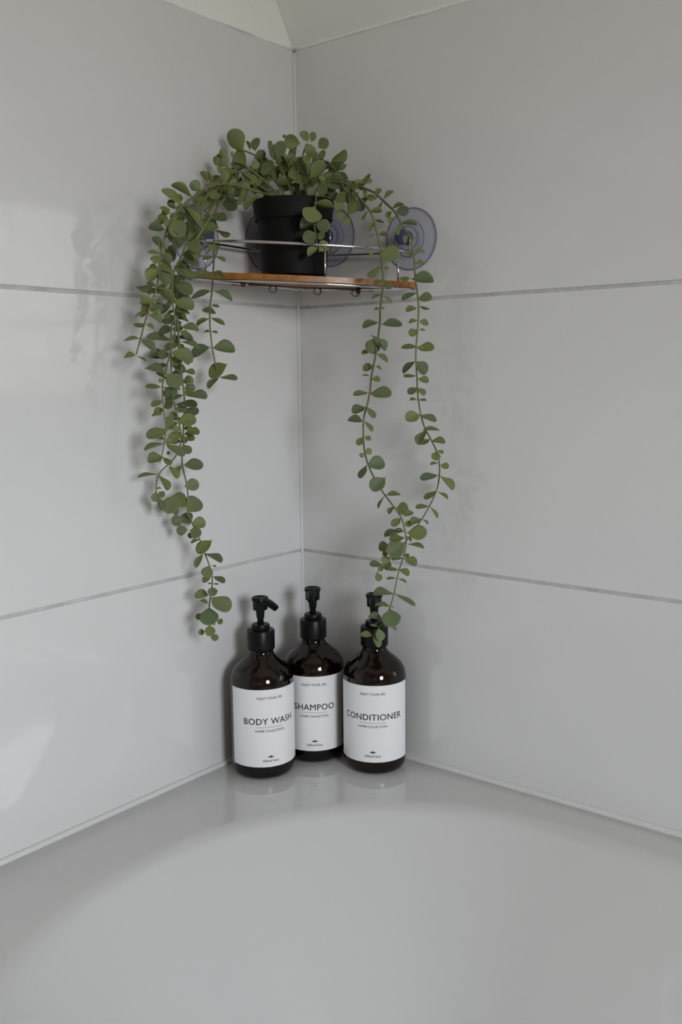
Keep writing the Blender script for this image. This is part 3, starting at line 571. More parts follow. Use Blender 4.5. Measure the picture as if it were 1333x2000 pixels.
 (1,1,(0.058,-0.2714,-0.1599),(-0.0088,-0.0126,-0.003),(0.5015,-0.5168,0.6939),0.0125),
 (2,0,(0.0413,-0.2584,-0.1616),(0.0078,0.0016,-0.0076),(0.7003,-0.0358,0.713),0.0088),
 (2,1,(0.0438,-0.2533,-0.17),(0.0099,0.001,-0.012),(0.7553,0.1542,0.637),0.0125),
 (3,0,(0.0315,-0.2253,-0.1729),(-0.002,-0.0058,-0.007),(0.0844,-0.7778,0.6229),0.0074),
 (2,0,(0.0357,-0.2619,-0.1785),(-0.0109,-0.0152,-0.0023),(-0.0025,-0.1504,0.9886),0.0150),
 (2,1,(0.0352,-0.26,-0.1793),(0.0107,0.0003,-0.0148),(0.76,0.3347,0.5571),0.0146),
 (3,1,(0.0365,-0.2282,-0.1724),(0.0119,0.0157,-0.0007),(0.5405,-0.3771,0.7521),0.0157),
 (4,0,(0.0442,-0.1906,-0.0354),(-0.0061,-0.0029,-0.0004),(0.1674,-0.4775,0.8625),0.0054),
 (4,0,(0.0442,-0.1898,-0.0354),(0.0042,0.0053,-0.0015),(0.4979,-0.1587,0.8526),0.0056),
 (4,1,(0.0426,-0.1897,-0.0513),(-0.0185,-0.0094,-0.0073),(0.1247,-0.7474,0.6526),0.0176),
 (4,1,(0.0447,-0.1901,-0.052),(0.0141,0.0181,-0.0025),(0.589,-0.3556,0.7257),0.0184),
 (4,1,(0.0579,-0.1803,-0.0688),(-0.017,-0.0088,-0.0116),(0.1452,-0.8794,0.4534),0.0179),
 (4,1,(0.049,-0.1846,-0.0824),(-0.0049,-0.0107,-0.0106),(-0.0855,-0.6813,0.727),0.0127),
 (4,1,(0.0495,-0.1843,-0.0824),(0.0165,0.0073,-0.0025),(0.2476,-0.2417,0.9382),0.0146),
 (4,0,(0.048,-0.1888,-0.0225),(0.0066,0.0081,-0.0055),(0.619,0.029,0.7848),0.0095),
 (4,0,(0.0439,-0.1922,-0.0219),(-0.0107,-0.0056,-0.0068),(-0.4846,-0.1214,0.8663),0.0110),
 (3,1,(0.0365,-0.228,-0.195),(0.0086,0.0122,0.0025),(0.767,-0.5919,0.2479),0.0121),
 (2,1,(0.0347,-0.2638,-0.1963),(0.0018,-0.0035,-0.0095),(0.6672,-0.6498,0.3641),0.0082),
 (2,0,(0.0358,-0.2617,-0.197),(0.0073,0.0007,-0.004),(0.3264,-0.8267,0.4583),0.0070),
 (2,1,(0.0305,-0.2574,-0.2014),(0.0062,-0.0023,-0.0139),(0.8839,0.3183,0.3426),0.0123),
 (2,0,(0.0334,-0.2626,-0.1941),(0.0028,0.0039,0.0004),(0.1513,-0.2118,0.9655),0.0039),
 (3,1,(0.0304,-0.2308,-0.203),(-0.0032,-0.0125,-0.0174),(0.4443,-0.7629,0.4697),0.0173),
 (3,1,(0.0381,-0.224,-0.2165),(-0.0172,-0.0057,0.0099),(0.5343,-0.6273,0.5667),0.0165),
 (3,1,(0.0357,-0.2237,-0.2228),(-0.0022,0.0179,0.0118),(0.8108,-0.2477,0.5303),0.0181),
 (3,0,(0.0223,-0.2228,-0.2203),(-0.0022,-0.0049,-0.0047),(0.4071,-0.7206,0.5613),0.0057),
 (3,1,(0.0338,-0.227,-0.2287),(-0.0055,-0.0113,-0.0029),(0.8594,-0.4686,0.2044),0.0109),
 (3,1,(0.0374,-0.2226,-0.2362),(-0.0111,0.0043,0.0104),(0.3905,-0.626,0.675),0.0133),
 (3,1,(0.0371,-0.2206,-0.2341),(0.009,0.0119,-0.0007),(0.7395,-0.5367,0.4063),0.0119),
 (3,0,(0.0369,-0.2108,-0.2378),(0.0058,0.0025,-0.001),(0.3347,-0.4401,0.8333),0.0051),
 (3,1,(0.0369,-0.224,-0.241),(-0.0073,-0.0089,-0.0001),(0.761,-0.6294,0.1576),0.0097),
 (3,1,(0.0373,-0.2228,-0.2411),(0.0136,0.0027,-0.0038),(0.2754,-0.8974,0.3446),0.0121),
 (3,0,(0.0293,-0.2172,-0.2451),(0.0046,0.0004,-0.0057),(0.718,-0.4272,0.5495),0.0059),
 (3,0,(0.0428,-0.2127,-0.2518),(-0.0052,-0.008,-0.0032),(-0.028,-0.3555,0.9343),0.0081),
 (3,1,(0.0534,-0.2054,-0.2524),(-0.0071,-0.0143,-0.012),(0.1882,-0.6849,0.7039),0.0159),
 (3,1,(0.0445,-0.2108,-0.2668),(-0.0018,-0.0091,-0.0134),(-0.2356,-0.7896,0.5667),0.0130),
 (3,1,(0.046,-0.2106,-0.2666),(0.0173,0.006,-0.0087),(0.4055,0.1462,0.9023),0.0162),
 (3,1,(0.0495,-0.2069,-0.2799),(0.0021,-0.0085,-0.0107),(0.7078,-0.4794,0.5188),0.0116),
 (3,0,(0.0514,-0.2062,-0.2804),(0.0047,0.002,-0.001),(0.2398,-0.0847,0.9671),0.0041),
 (3,0,(0.0495,-0.2049,-0.2921),(-0.0046,-0.008,-0.005),(0.2272,-0.6088,0.7601),0.0084),
 (3,1,(0.05,-0.2029,-0.2923),(0.0118,0.0041,-0.006),(0.4597,-0.0278,0.8876),0.0111),
 (3,0,(0.0507,-0.2047,-0.3001),(-0.0026,-0.0036,-0.0003),(0.2096,-0.2435,0.947),0.0036),
 (3,0,(0.0485,-0.2026,-0.3007),(0.0059,0.0026,-0.0009),(0.1629,-0.0171,0.9865),0.0052),
 (3,1,(0.0503,-0.2045,-0.3033),(0.0061,-0.0062,-0.0079),(0.4994,-0.4514,0.7395),0.0098),
 (3,1,(0.0453,-0.2052,-0.3139),(-0.014,-0.0063,0.0011),(0.3061,-0.5386,0.785),0.0123),
 (3,1,(0.0473,-0.2054,-0.3149),(0.0204,0.0066,-0.0121),(0.5559,-0.3151,0.7692),0.0197),
 (3,0,(0.044,-0.2052,-0.3229),(-0.0084,-0.0034,0.0026),(0.3045,-0.0413,0.9516),0.0075),
 (3,1,(0.0433,-0.2038,-0.3265),(0.0111,-0.0112,-0.0155),(0.5203,-0.4687,0.7139),0.0186),
 (3,0,(0.0322,-0.2038,-0.3351),(-0.0021,-0.0054,-0.0059),(0.5001,-0.719,0.4827),0.0066),
 (3,0,(0.0518,-0.2006,-0.3405),(0.007,0.0006,-0.0021),(0.2208,-0.8485,0.481),0.0062),
 (3,1,(0.0442,-0.2046,-0.3459),(0.0056,-0.0049,-0.0101),(0.577,-0.5573,0.5971),0.0105),
 (3,0,(0.0346,-0.2027,-0.3555),(-0.0022,-0.0071,-0.0002),(0.9085,-0.2958,0.2952),0.0063),
 (3,0,(0.044,-0.2041,-0.3601),(0.0082,0.0037,-0.0007),(0.3717,-0.7079,0.6006),0.0072),
 (3,0,(0.0472,-0.2031,-0.3445),(0.0026,0.0008,-0.0017),(0.5625,-0.1539,0.8124),0.0025),
 (13,0,(0.1845,-0.0793,0.0006),(-0.0094,-0.0047,-0.0036),(-0.0705,-0.5224,0.8498),0.0088),
 (13,0,(0.1863,-0.0788,-0.0012),(0.0049,0.0059,-0.0067),(0.8001,0.016,0.5997),0.0081),
 (13,0,(0.1824,-0.0802,-0.0136),(-0.0052,-0.0026,-0.0015),(0.1943,-0.7658,0.613),0.0048),
 (13,0,(0.1839,-0.0813,-0.0131),(0.0025,0.0031,-0.0005),(0.2596,-0.3566,-0.8975),0.0032),
 (13,1,(0.1824,-0.0823,-0.0274),(-0.0146,-0.0072,-0.0047),(-0.4073,0.2536,0.8774),0.0135),
 (13,1,(0.1823,-0.0783,-0.03),(0.0189,0.0086,0.0001),(-0.1953,0.4184,0.887),0.0166),
 (13,1,(0.1808,-0.083,-0.0433),(-0.0086,-0.0015,-0.015),(-0.5082,0.8368,0.2037),0.0146),
 (13,1,(0.1797,-0.0796,-0.0431),(0.0039,0.0054,-0.0126),(0.959,-0.0412,0.2804),0.0114),
 (13,1,(0.1747,-0.086,-0.0404),(0.0093,0.0114,-0.0153),(0.7902,0.1514,0.5939),0.0169),
 (13,0,(0.168,-0.0801,-0.0584),(-0.0074,-0.0034,-0.0004),(0.2677,-0.6662,0.696),0.0065),
 (13,0,(0.1795,-0.0833,-0.0598),(0.0075,0.009,-0.0079),(0.7387,-0.0201,0.6737),0.0113),
 (13,1,(0.1718,-0.0768,-0.073),(-0.0106,-0.0051,-0.0021),(0.2877,-0.8129,0.5063),0.0095),
 (13,0,(0.1771,-0.083,-0.0725),(0.0045,0.0054,-0.004),(0.5874,0.1068,0.8022),0.0064),
 (13,0,(0.1726,-0.0856,-0.0825),(-0.0069,-0.0031,0.0001),(0.1226,-0.2483,0.9609),0.0060),
 (13,0,(0.1748,-0.0866,-0.0853),(0.0086,0.0035,-0.0023),(0.4201,-0.5745,0.7025),0.0076),
 (13,0,(0.173,-0.0881,-0.1004),(-0.0093,-0.0127,-0.002),(0.211,-0.2998,0.9304),0.0127),
 (13,1,(0.1714,-0.086,-0.101),(0.0208,0.0092,-0.0012),(0.2822,-0.5277,0.8012),0.0182),
 (13,1,(0.1695,-0.0884,-0.1151),(-0.0078,-0.012,-0.0058),(0.3532,-0.5826,0.732),0.0123),
 (13,1,(0.1713,-0.0888,-0.115),(0.0082,0.0001,-0.0115),(0.8126,-0.0811,0.5771),0.0113),
 (13,1,(0.1657,-0.0883,-0.131),(-0.0146,-0.0061,0.0028),(0.3301,-0.3997,0.8551),0.0129),
 (13,0,(0.1675,-0.0887,-0.1298),(0.0085,0.0007,-0.0104),(0.7671,0.1128,0.6315),0.0108),
 (13,0,(0.1658,-0.0886,-0.1469),(-0.0022,-0.0065,-0.0081),(0.1701,-0.7908,0.588),0.0085),
 (13,0,(0.1686,-0.0904,-0.1467),(0.0061,0.0022,-0.0028),(0.4861,-0.6906,0.5356),0.0057),
 (13,0,(0.166,-0.0881,-0.1635),(0.0048,0.0068,0.0014),(0.7916,-0.5963,0.1329),0.0067),
 (13,0,(0.1679,-0.0906,-0.1638),(-0.0014,-0.0047,-0.0036),(0.7731,-0.5128,0.3733),0.0051),
 (14,1,(0.2121,-0.0556,0.0025),(-0.0136,-0.0068,-0.007),(-0.4901,0.0891,0.8671),0.0133),
 (14,1,(0.2079,-0.0494,-0.0035),(0.0132,0.0061,0.0007),(0.3217,-0.7613,0.5629),0.0116),
 (14,0,(0.2116,-0.0548,-0.0133),(-0.0099,-0.0049,-0.0031),(-0.4396,0.3719,0.8176),0.0092),
 (14,0,(0.2153,-0.0564,-0.0119),(0.0062,0.0076,-0.0027),(-0.0066,-0.3283,-0.9446),0.0081),
 (14,0,(0.2114,-0.0536,-0.0259),(-0.0078,-0.0038,-0.0021),(-0.3907,0.3389,0.8559),0.0072),
 (14,0,(0.214,-0.0554,-0.0272),(0.0062,0.0076,-0.0027),(0.7383,-0.4163,0.5306),0.0081),
 (14,0,(0.2118,-0.0542,-0.0359),(-0.0078,-0.0039,-0.0044),(-0.4848,0.8703,0.0867),0.0078),
 (14,0,(0.2138,-0.0551,-0.0359),(0.0044,0.0054,-0.0013),(0.3713,-0.0752,0.9255),0.0056),
 (14,1,(0.2119,-0.0543,-0.0536),(-0.0148,-0.0067,-0.0003),(0.1583,-0.3872,0.9083),0.0129),
 (14,0,(0.2109,-0.0538,-0.053),(0.0049,0.0058,-0.0034),(0.7597,-0.3018,0.576),0.0066),
 (14,1,(0.2076,-0.05,-0.0545),(0.0159,0.0072,-0.0003),(0.2845,-0.6024,0.7458),0.0139),
 (14,1,(0.2087,-0.0536,-0.0679),(-0.0116,-0.0058,-0.0114),(-0.2609,-0.7276,0.6344),0.0138),
 (14,1,(0.2079,-0.0534,-0.0679),(0.0072,0.0088,-0.0126),(0.8882,-0.3959,0.233),0.0135),
 (14,0,(0.2109,-0.0548,-0.0831),(-0.008,-0.0108,-0.0015),(0.2008,-0.2801,0.9387),0.0108),
 (14,0,(0.2118,-0.0541,-0.0859),(0.0103,0.004,-0.0035),(0.4495,-0.5562,0.699),0.0093),
 (14,1,(0.21,-0.0523,-0.0954),(-0.0048,-0.0085,-0.0064),(0.2986,-0.6744,0.6753),0.0093),
 (14,0,(0.2094,-0.0504,-0.0955),(0.0074,0.0011,-0.0078),(0.7061,-0.3524,0.6142),0.0086),
 (14,0,(0.2101,-0.0515,-0.1084),(-0.005,-0.0065,-0.0004),(0.2839,-0.2737,0.9189),0.0066),
 (14,0,(0.2111,-0.0519,-0.1084),(0.0075,0.0032,-0.0009),(0.2494,-0.314,0.9161),0.0066),
 (14,1,(0.2124,-0.0488,-0.1243),(-0.0092,-0.0131,-0.0041),(0.5561,-0.5762,0.5989),0.0132),
 (14,1,(0.2104,-0.0499,-0.1243),(0.0166,0.0062,-0.0063),(0.404,-0.1766,0.8975),0.0150),
 (14,0,(0.2129,-0.0474,-0.1403),(0.0112,0.0144,-0.0004),(0.1907,-0.1183,0.9745),0.0146),
 (14,1,(0.216,-0.0439,-0.1393),(-0.0015,-0.0097,-0.0157),(-0.2786,-0.804,0.5253),0.0148),
 (14,0,(0.219,-0.0411,-0.1502),(-0.0055,-0.0089,-0.0052),(0.1094,-0.5548,0.8247),0.0093),
 (14,1,(0.2187,-0.0396,-0.152),(0.0136,0.0058,-0.0016),(0.2685,-0.3789,0.8856),0.0119),
 (14,1,(0.2234,-0.0341,-0.1637),(0.0018,-0.0069,-0.0084),(0.5377,-0.5895,0.6028),0.0092),
 (14,0,(0.2248,-0.0364,-0.1629),(0.0061,0.0023,-0.0022),(0.4378,-0.3726,0.8182),0.0055),
 (13,1,(0.1695,-0.0887,-0.1778),(0.0113,0.0155,0.0026),(0.6481,-0.5578,0.5184),0.0155),
 (13,1,(0.1652,-0.083,-0.1774),(-0.0013,-0.0082,-0.013),(-0.2338,-0.8096,0.5384),0.0123),
 (13,1,(0.1859,-0.0761,-0.19),(-0.0071,-0.0141,-0.0121),(0.3791,-0.7067,0.5974),0.0159),
 (13,0,(0.1826,-0.0728,-0.2098),(0.0096,0.0127,0.0004),(0.19,-0.1772,0.9656),0.0127),
 (13,0,(0.1823,-0.0741,-0.2102),(-0.0017,-0.008,-0.0119),(-0.5863,-0.6323,0.5064),0.0115),
 (13,0,(0.1913,-0.0689,-0.2212),(-0.0018,-0.0059,-0.0077),(-0.1701,-0.7608,0.6263),0.0079),
 (13,1,(0.191,-0.0647,-0.2239),(0.0151,0.0002,0.0),(0.0139,-0.986,0.1663),0.0127),
 (13,0,(0.1969,-0.0597,-0.233),(0.0058,0.0088,0.0038),(0.2817,-0.532,0.7985),0.0089),
 (13,1,(0.1954,-0.0615,-0.2346),(-0.0044,-0.009,-0.0081),(0.0982,-0.6925,0.7147),0.0103),
 (13,0,(0.1998,-0.062,-0.2492),(-0.0086,-0.0033,0.0025),(0.2943,-0.0446,0.9547),0.0076),
 (13,1,(0.1984,-0.06,-0.249),(-0.012,-0.0171,-0.0049),(-0.0931,-0.2134,0.9725),0.0171),
 (13,1,(0.1995,-0.0577,-0.2509),(0.0193,0.0086,-0.0005),(0.3354,-0.7206,0.6068),0.0168),
 (13,0,(0.2005,-0.0591,-0.254),(0.0056,0.0008,-0.0058),(0.7103,0.1154,0.6944),0.0065),
 (13,1,(0.1968,-0.0557,-0.2571),(-0.01,-0.0134,-0.0013),(0.2818,-0.3002,0.9113),0.0134),
 (13,1,(0.1995,-0.0586,-0.262),(-0.0109,-0.016,-0.0099),(0.699,-0.6535,0.2904),0.0183),
 (13,1,(0.1791,-0.0596,-0.2696),(-0.0124,-0.0024,0.0014),(0.2098,-0.9476,0.2408),0.0106),
 (13,0,(0.1777,-0.0596,-0.2755),(-0.0042,-0.0056,-0.0007),(0.7709,-0.597,0.222),0.0056),
 (13,0,(0.2001,-0.0567,-0.2633),(0.016,0.0065,-0.0033),(0.1833,0.0506,0.9817),0.0140),
 (13,0,(0.1962,-0.0529,-0.2745),(0.004,-0.0038,-0.0037),(0.1874,-0.5689,0.8007),0.0056),
 (13,0,(0.1936,-0.0551,-0.2801),(-0.0077,-0.0101,-0.0004),(0.1768,-0.1709,0.9693),0.0101),
 (13,1,(0.1985,-0.0621,-0.2784),(0.0133,0.0045,-0.0067),(0.5079,-0.3316,0.7951),0.0124),
 (14,1,(0.1818,-0.0615,-0.2804),(-0.0062,-0.0082,-0.0027),(0.7262,-0.6381,0.256),0.0090),
 (14,1,(0.1785,-0.0628,-0.2817),(0.0025,-0.0036,-0.0107),(0.1617,-0.9229,0.3494),0.0092),
 (14,1,(0.1744,-0.0667,-0.2873),(-0.0084,-0.011,0.0002),(0.3569,-0.2539,0.899),0.0111),
 (14,0,(0.1725,-0.066,-0.2876),(0.0008,-0.0031,-0.0069),(0.2168,-0.8837,0.4147),0.0061),
 (14,0,(0.1684,-0.069,-0.2962),(0.0036,-0.002,-0.0091),(0.7914,-0.454,0.4092),0.0080),
 (13,0,(0.1928,-0.0617,-0.2916),(-0.0077,-0.01,0.0002),(0.2056,-0.1394,0.9687),0.0101),
 (13,0,(0.1943,-0.0638,-0.2905),(0.0102,0.0032,-0.0057),(0.5335,-0.2764,0.7994),0.0096),
 (13,0,(0.1931,-0.0661,-0.3005),(-0.0066,-0.0087,-0.0004),(0.0171,-0.0616,0.998),0.0087),
 (13,0,(0.1917,-0.0631,-0.3012),(0.0089,0.0031,-0.0041),(0.3718,0.1342,0.9185),0.0082),
 (13,1,(0.1904,-0.0672,-0.3177),(-0.0133,-0.0173,0.0003),(0.1625,-0.1072,0.9809),0.0174),
 (13,1,(0.191,-0.067,-0.3176),(0.02,0.0061,-0.0118),(0.4407,0.2335,0.8667),0.0192),
 (13,0,(0.187,-0.0691,-0.3326),(-0.0154,-0.0067,0.0014),(0.0905,0.0037,0.9959),0.0134),
 (13,0,(0.1881,-0.0698,-0.334),(0.0016,0.0026,0.0014),(-0.1978,-0.38,0.9036),0.0027),
 (13,1,(0.1861,-0.0699,-0.3343),(0.0115,-0.0121,-0.0152),(0.3426,-0.5915,0.7299),0.0190),
 (13,1,(0.1792,-0.0736,-0.3461),(-0.0139,-0.006,0.0015),(0.225,-0.2934,0.9291),0.0121),
 (13,0,(0.1762,-0.0773,-0.3549),(-0.0081,-0.0034,0.0012),(0.1696,-0.0503,0.9842),0.0070),
 (13,0,(0.1838,-0.0706,-0.3529),(0.0092,0.0029,-0.0051),(0.4053,0.2542,0.8781),0.0087),
 (13,1,(0.1765,-0.0777,-0.356),(0.0048,-0.0028,-0.0123),(0.8274,-0.3842,0.4097),0.0108),
 (13,0,(0.1694,-0.0794,-0.366),(-0.0113,-0.0048,0.0016),(0.2745,-0.3532,0.8944),0.0099),
 (13,1,(0.1713,-0.0811,-0.3653),(0.0078,0.0,-0.0106),(0.8029,-0.0873,0.5897),0.0105),
 (14,0,(0.2269,-0.0338,-0.1645),(0.0032,0.0012,-0.0011),(0.4458,-0.5495,0.7066),0.0028),
 (14,0,(0.2256,-0.0347,-0.176),(-0.005,-0.0069,-0.0013),(0.1158,-0.2669,0.9567),0.0069),
 (14,0,(0.2269,-0.0338,-0.1782),(0.0084,0.0034,-0.0021),(0.4234,-0.7073,0.5661),0.0074),
 (14,1,(0.2248,-0.0334,-0.1888),(-0.011,-0.0154,-0.0041),(0.1464,-0.3508,0.9249),0.0155),
 (14,1,(0.2272,-0.0342,-0.1892),(0.0138,0.002,-0.0144),(0.716,0.065,0.6951),0.0160),
 (14,1,(0.2223,-0.0325,-0.2062),(-0.0065,-0.0116,-0.0085),(-0.11,-0.5464,0.8303),0.0126),
 (14,0,(0.2231,-0.0327,-0.2073),(0.0107,0.0031,-0.0069),(0.5108,0.1411,0.848),0.0105),
 (14,0,(0.2171,-0.0395,-0.2226),(-0.0085,-0.0115,-0.0015),(0.149,-0.2382,0.9597),0.0115),
 (14,0,(0.2164,-0.0364,-0.2235),(0.0085,0.0003,-0.0112),(0.7683,0.2512,0.5887),0.0112),
 (14,1,(0.2087,-0.0417,-0.237),(-0.0065,-0.0098,-0.0043),(0.3151,-0.547,0.7756),0.0100),
 (14,0,(0.2019,-0.0476,-0.2442),(-0.008,-0.0032,0.002),(0.425,-0.7476,0.5103),0.0071),
 (14,0,(0.2097,-0.0412,-0.2375),(0.0059,0.0013,-0.0048),(0.6124,0.1181,0.7817),0.0061),
 (13,1,(0.1841,-0.0792,0.0286),(-0.0081,-0.0133,-0.0088),(0.6831,0.067,-0.7273),0.0142),
 (13,0,(0.1852,-0.0787,0.0274),(0.0056,0.0023,-0.0014),(0.4035,-0.5232,0.7507),0.0050),
 (13,0,(0.1848,-0.0782,0.0147),(-0.0089,-0.0045,-0.0051),(-0.0114,-0.7408,0.6717),0.0090),
 (13,0,(0.1848,-0.0772,0.0147),(0.0052,0.0063,-0.0071),(0.2045,-0.8033,-0.5594),0.0087),
 (14,1,(0.2084,-0.0623,0.0153),(0.0206,0.0093,-0.0008),(-0.2018,0.5152,0.8329),0.0181),
 (14,0,(0.2097,-0.0642,0.0163),(-0.0094,-0.0044,-0.0008),(0.2956,-0.4714,-0.8309),0.0083),
 (5,1,(0.0367,-0.1268,0.1551),(-0.0081,-0.0105,0.0203),(-0.3163,0.8882,0.3332),0.0194),
 (5,0,(0.0403,-0.1199,0.1571),(-0.0025,-0.0035,0.0091),(0.4297,0.7965,0.4254),0.0080),
 (5,1,(0.0447,-0.1171,0.1562),(-0.0028,0.0044,0.014),(0.1269,-0.9387,0.3207),0.0119),
 (6,0,(-0.0186,-0.1299,0.1538),(-0.0037,-0.0047,0.0086),(0.9354,-0.1316,0.3282),0.0083),
 (6,0,(-0.0181,-0.1283,0.1518),(-0.0056,-0.0027,-0.0089),(-0.0672,-0.9413,0.3309),0.0087),
 (6,0,(-0.011,-0.1259,0.1468),(-0.0031,0.0024,0.0103),(-0.1647,-0.9699,0.1792),0.0088),
 (1,0,(0.048,-0.1654,0.1416),(-0.0024,-0.0033,0.0081),(-0.7601,0.6484,0.0426),0.0072),
 (1,0,(0.0375,-0.1457,0.1456),(0.0013,0.0001,0.0067),(-0.91,-0.374,0.1792),0.0054),
 (4,1,(0.0396,-0.1533,0.1357),(-0.0073,-0.0088,0.0102),(-0.6623,0.732,0.16),0.0122),
 (1,0,(0.0464,-0.1771,0.1311),(-0.0002,-0.0015,0.0095),(-0.1868,0.9705,0.1524),0.0077),
 (5,1,(0.0391,-0.1256,0.14),(-0.013,-0.0018,0.0161),(0.1591,-0.987,0.0211),0.0166),
 (1,0,(0.0417,-0.1635,0.1338),(0.0028,-0.0075,-0.0077),(0.7975,-0.2625,0.5432),0.0093),
 (1,1,(0.0405,-0.1477,0.1434),(0.0057,-0.0004,-0.0099),(0.7754,-0.4307,0.4618),0.0091),
 (0,0,(0.061,-0.2036,0.1105),(-0.004,-0.0051,0.0092),(-0.0023,0.8749,0.4842),0.0090),
 (0,0,(0.0635,-0.2014,0.1065),(-0.0021,-0.0037,0.0128),(0.3836,0.8692,0.3122),0.0108),
 (4,1,(0.0352,-0.1604,0.1262),(-0.0072,-0.0043,-0.006),(0.6388,-0.7298,-0.2435),0.0087),
 (4,1,(0.0379,-0.1517,0.1334),(0.0072,0.001,-0.0086),(0.4163,-0.8765,0.2419),0.0095),
 (4,1,(0.0365,-0.1608,0.1252),(0.0111,0.0042,-0.0054),(-0.0178,0.8094,0.587),0.0104),
 (0,1,(0.0656,-0.2179,0.0993),(-0.0054,-0.0078,0.0076),(-0.7163,0.6731,0.1841),0.0102),
 (5,1,(0.0419,-0.1176,0.1494),(0.0071,0.0108,0.0057),(-0.8022,0.24,0.5466),0.0112),
 (5,1,(0.0443,-0.1083,0.1441),(-0.0029,-0.0108,-0.0162),(0.7849,0.4411,-0.4351),0.0157),
 (4,1,(0.0496,-0.1313,0.1363),(-0.0004,-0.0091,-0.0179),(-0.8117,-0.5132,0.2789),0.0160),
 (5,1,(0.0561,-0.1002,0.1452),(-0.0072,-0.0127,-0.01),(0.8323,-0.0394,-0.553),0.0141),
 (5,1,(0.0505,-0.1023,0.1349),(-0.0039,-0.0119,-0.0163),(-0.0245,-0.8042,0.5939),0.0164),
 (5,0,(0.0514,-0.1009,0.1364),(-0.0016,-0.0102,-0.0176),(0.7667,0.522,-0.3736),0.0163),
 (3,0,(0.0412,-0.1384,0.135),(-0.005,-0.002,-0.0125),(-0.214,-0.9471,0.2393),0.0109),
 (3,0,(0.042,-0.1319,0.1358),(0.0034,-0.0008,-0.0071),(0.235,-0.9477,0.2159),0.0063),
 (0,1,(0.0563,-0.1597,0.1145),(-0.0021,-0.008,-0.012),(0.9335,0.2021,-0.2961),0.0116),
 (0,0,(0.0619,-0.1764,0.1115),(0.0028,-0.0033,-0.0116),(-0.5149,-0.8497,0.1136),0.0098),
 (0,0,(0.0603,-0.1527,0.1102),(-0.0011,-0.0081,-0.0141),(0.8398,0.4388,-0.3196),0.0130),
 (0,0,(0.0568,-0.1428,0.1134),(-0.005,-0.002,-0.0124),(-0.8765,-0.2747,0.3954),0.0108),
 (0,1,(0.0619,-0.1293,0.109),(-0.0144,-0.0074,-0.0147),(-0.6197,-0.2654,0.7386),0.0174),
 (2,0,(0.044,-0.1204,0.1302),(-0.0036,-0.0012,-0.0112),(0.9036,0.2825,-0.3221),0.0095),
 (3,0,(0.0428,-0.1613,0.1139),(-0.0001,-0.004,-0.0077),(0.9979,-0.0631,0.0141),0.0069),
 (2,0,(0.0355,-0.1723,0.1126),(-0.0013,-0.0047,-0.0071),(0.6168,-0.7007,0.3586),0.0069),
 (7,0,(0.0514,-0.0971,0.1643),(-0.0025,-0.0031,0.0045),(-0.3555,0.8513,0.3858),0.0048),
 (7,1,(0.0621,-0.1071,0.1468),(-0.0023,-0.0042,0.0152),(0.9893,-0.0236,0.1443),0.0127),
 (7,1,(0.0651,-0.1061,0.1459),(0.0068,0.0026,0.0178),(0.1807,-0.9809,0.0718),0.0154),
 (8,1,(0.0699,-0.0715,0.1681),(-0.0112,-0.0125,0.0032),(0.6944,-0.6791,-0.238),0.0143),
 (8,0,(0.0471,-0.0706,0.1782),(0.0006,-0.0041,0.0018),(-0.7356,0.1736,0.6548),0.0038),
 (8,1,(0.0595,-0.0654,0.1685),(-0.0038,-0.009,-0.0106),(0.9299,0.0362,-0.366),0.0115),
 (8,1,(0.0775,-0.0665,0.1699),(-0.0057,-0.0069,0.009),(0.8742,-0.4314,0.2227),0.0101),
 (8,0,(0.0791,-0.0649,0.1693),(0.0035,0.0012,0.0099),(-0.9168,0.2778,0.287),0.0084),
 (8,1,(0.0842,-0.0618,0.1625),(-0.0073,-0.01,-0.002),(-0.8124,0.5549,0.1794),0.0105),
 (9,1,(0.0802,-0.0546,0.165),(0.0117,0.0018,0.0066),(0.3566,-0.8432,-0.4023),0.0114),
 (9,0,(0.0853,-0.0526,0.1523),(-0.0029,0.0026,0.0103),(0.1048,-0.9569,0.2709),0.0088),
 (9,1,(0.0905,-0.0458,0.1497),(0.0146,0.0076,0.0111),(0.6327,-0.1022,-0.7676),0.0158),
 (9,0,(0.0903,-0.0445,0.1477),(0.0093,0.0039,-0.0028),(0.1178,-0.7539,-0.6464),0.0084),
 (9,0,(0.0973,-0.0411,0.1407),(0.0044,0.0075,0.0058),(-0.5341,-0.3016,0.7898),0.0083),
 (12,1,(0.1154,-0.0496,0.1269),(-0.0154,-0.0068,0.0024),(-0.2053,0.7043,0.6796),0.0136),
 (9,1,(0.0839,-0.0405,0.1323),(-0.0072,0.0024,0.0092),(0.2891,-0.845,0.4499),0.0100),
 (7,1,(0.0719,-0.0929,0.1349),(-0.0118,-0.0009,0.0161),(-0.2159,-0.9532,-0.2117),0.0160),
 (7,0,(0.0688,-0.0765,0.1493),(-0.0061,0.0009,0.0036),(0.0056,-0.9672,0.2538),0.0060),
 (10,1,(0.0843,-0.0949,0.123),(-0.0073,0.0025,0.0172),(0.0136,-0.9883,0.1519),0.0150),
 (10,1,(0.0966,-0.0912,0.1248),(-0.0055,-0.0078,0.0202),(-0.2978,-0.8606,-0.4131),0.0179),
 (10,1,(0.0959,-0.0881,0.1253),(0.0131,0.0066,0.0158),(-0.7924,0.2775,0.5432),0.0172),
 (10,0,(0.1005,-0.0908,0.1427),(-0.001,-0.0101,0.0024),(0.8745,-0.1923,-0.4452),0.0088),
 (10,0,(0.1004,-0.0929,0.148),(0.0103,0.0,-0.0015),(0.0197,0.9874,0.1571),0.0088),
 (10,1,(0.0736,-0.0872,0.124),(-0.0175,-0.0081,0.0011),(-0.2107,0.5601,0.8012),0.0154),
 (7,0,(0.063,-0.0839,0.1374),(-0.0077,-0.0098,0.001),(-0.3533,0.3716,0.8585),0.0100),
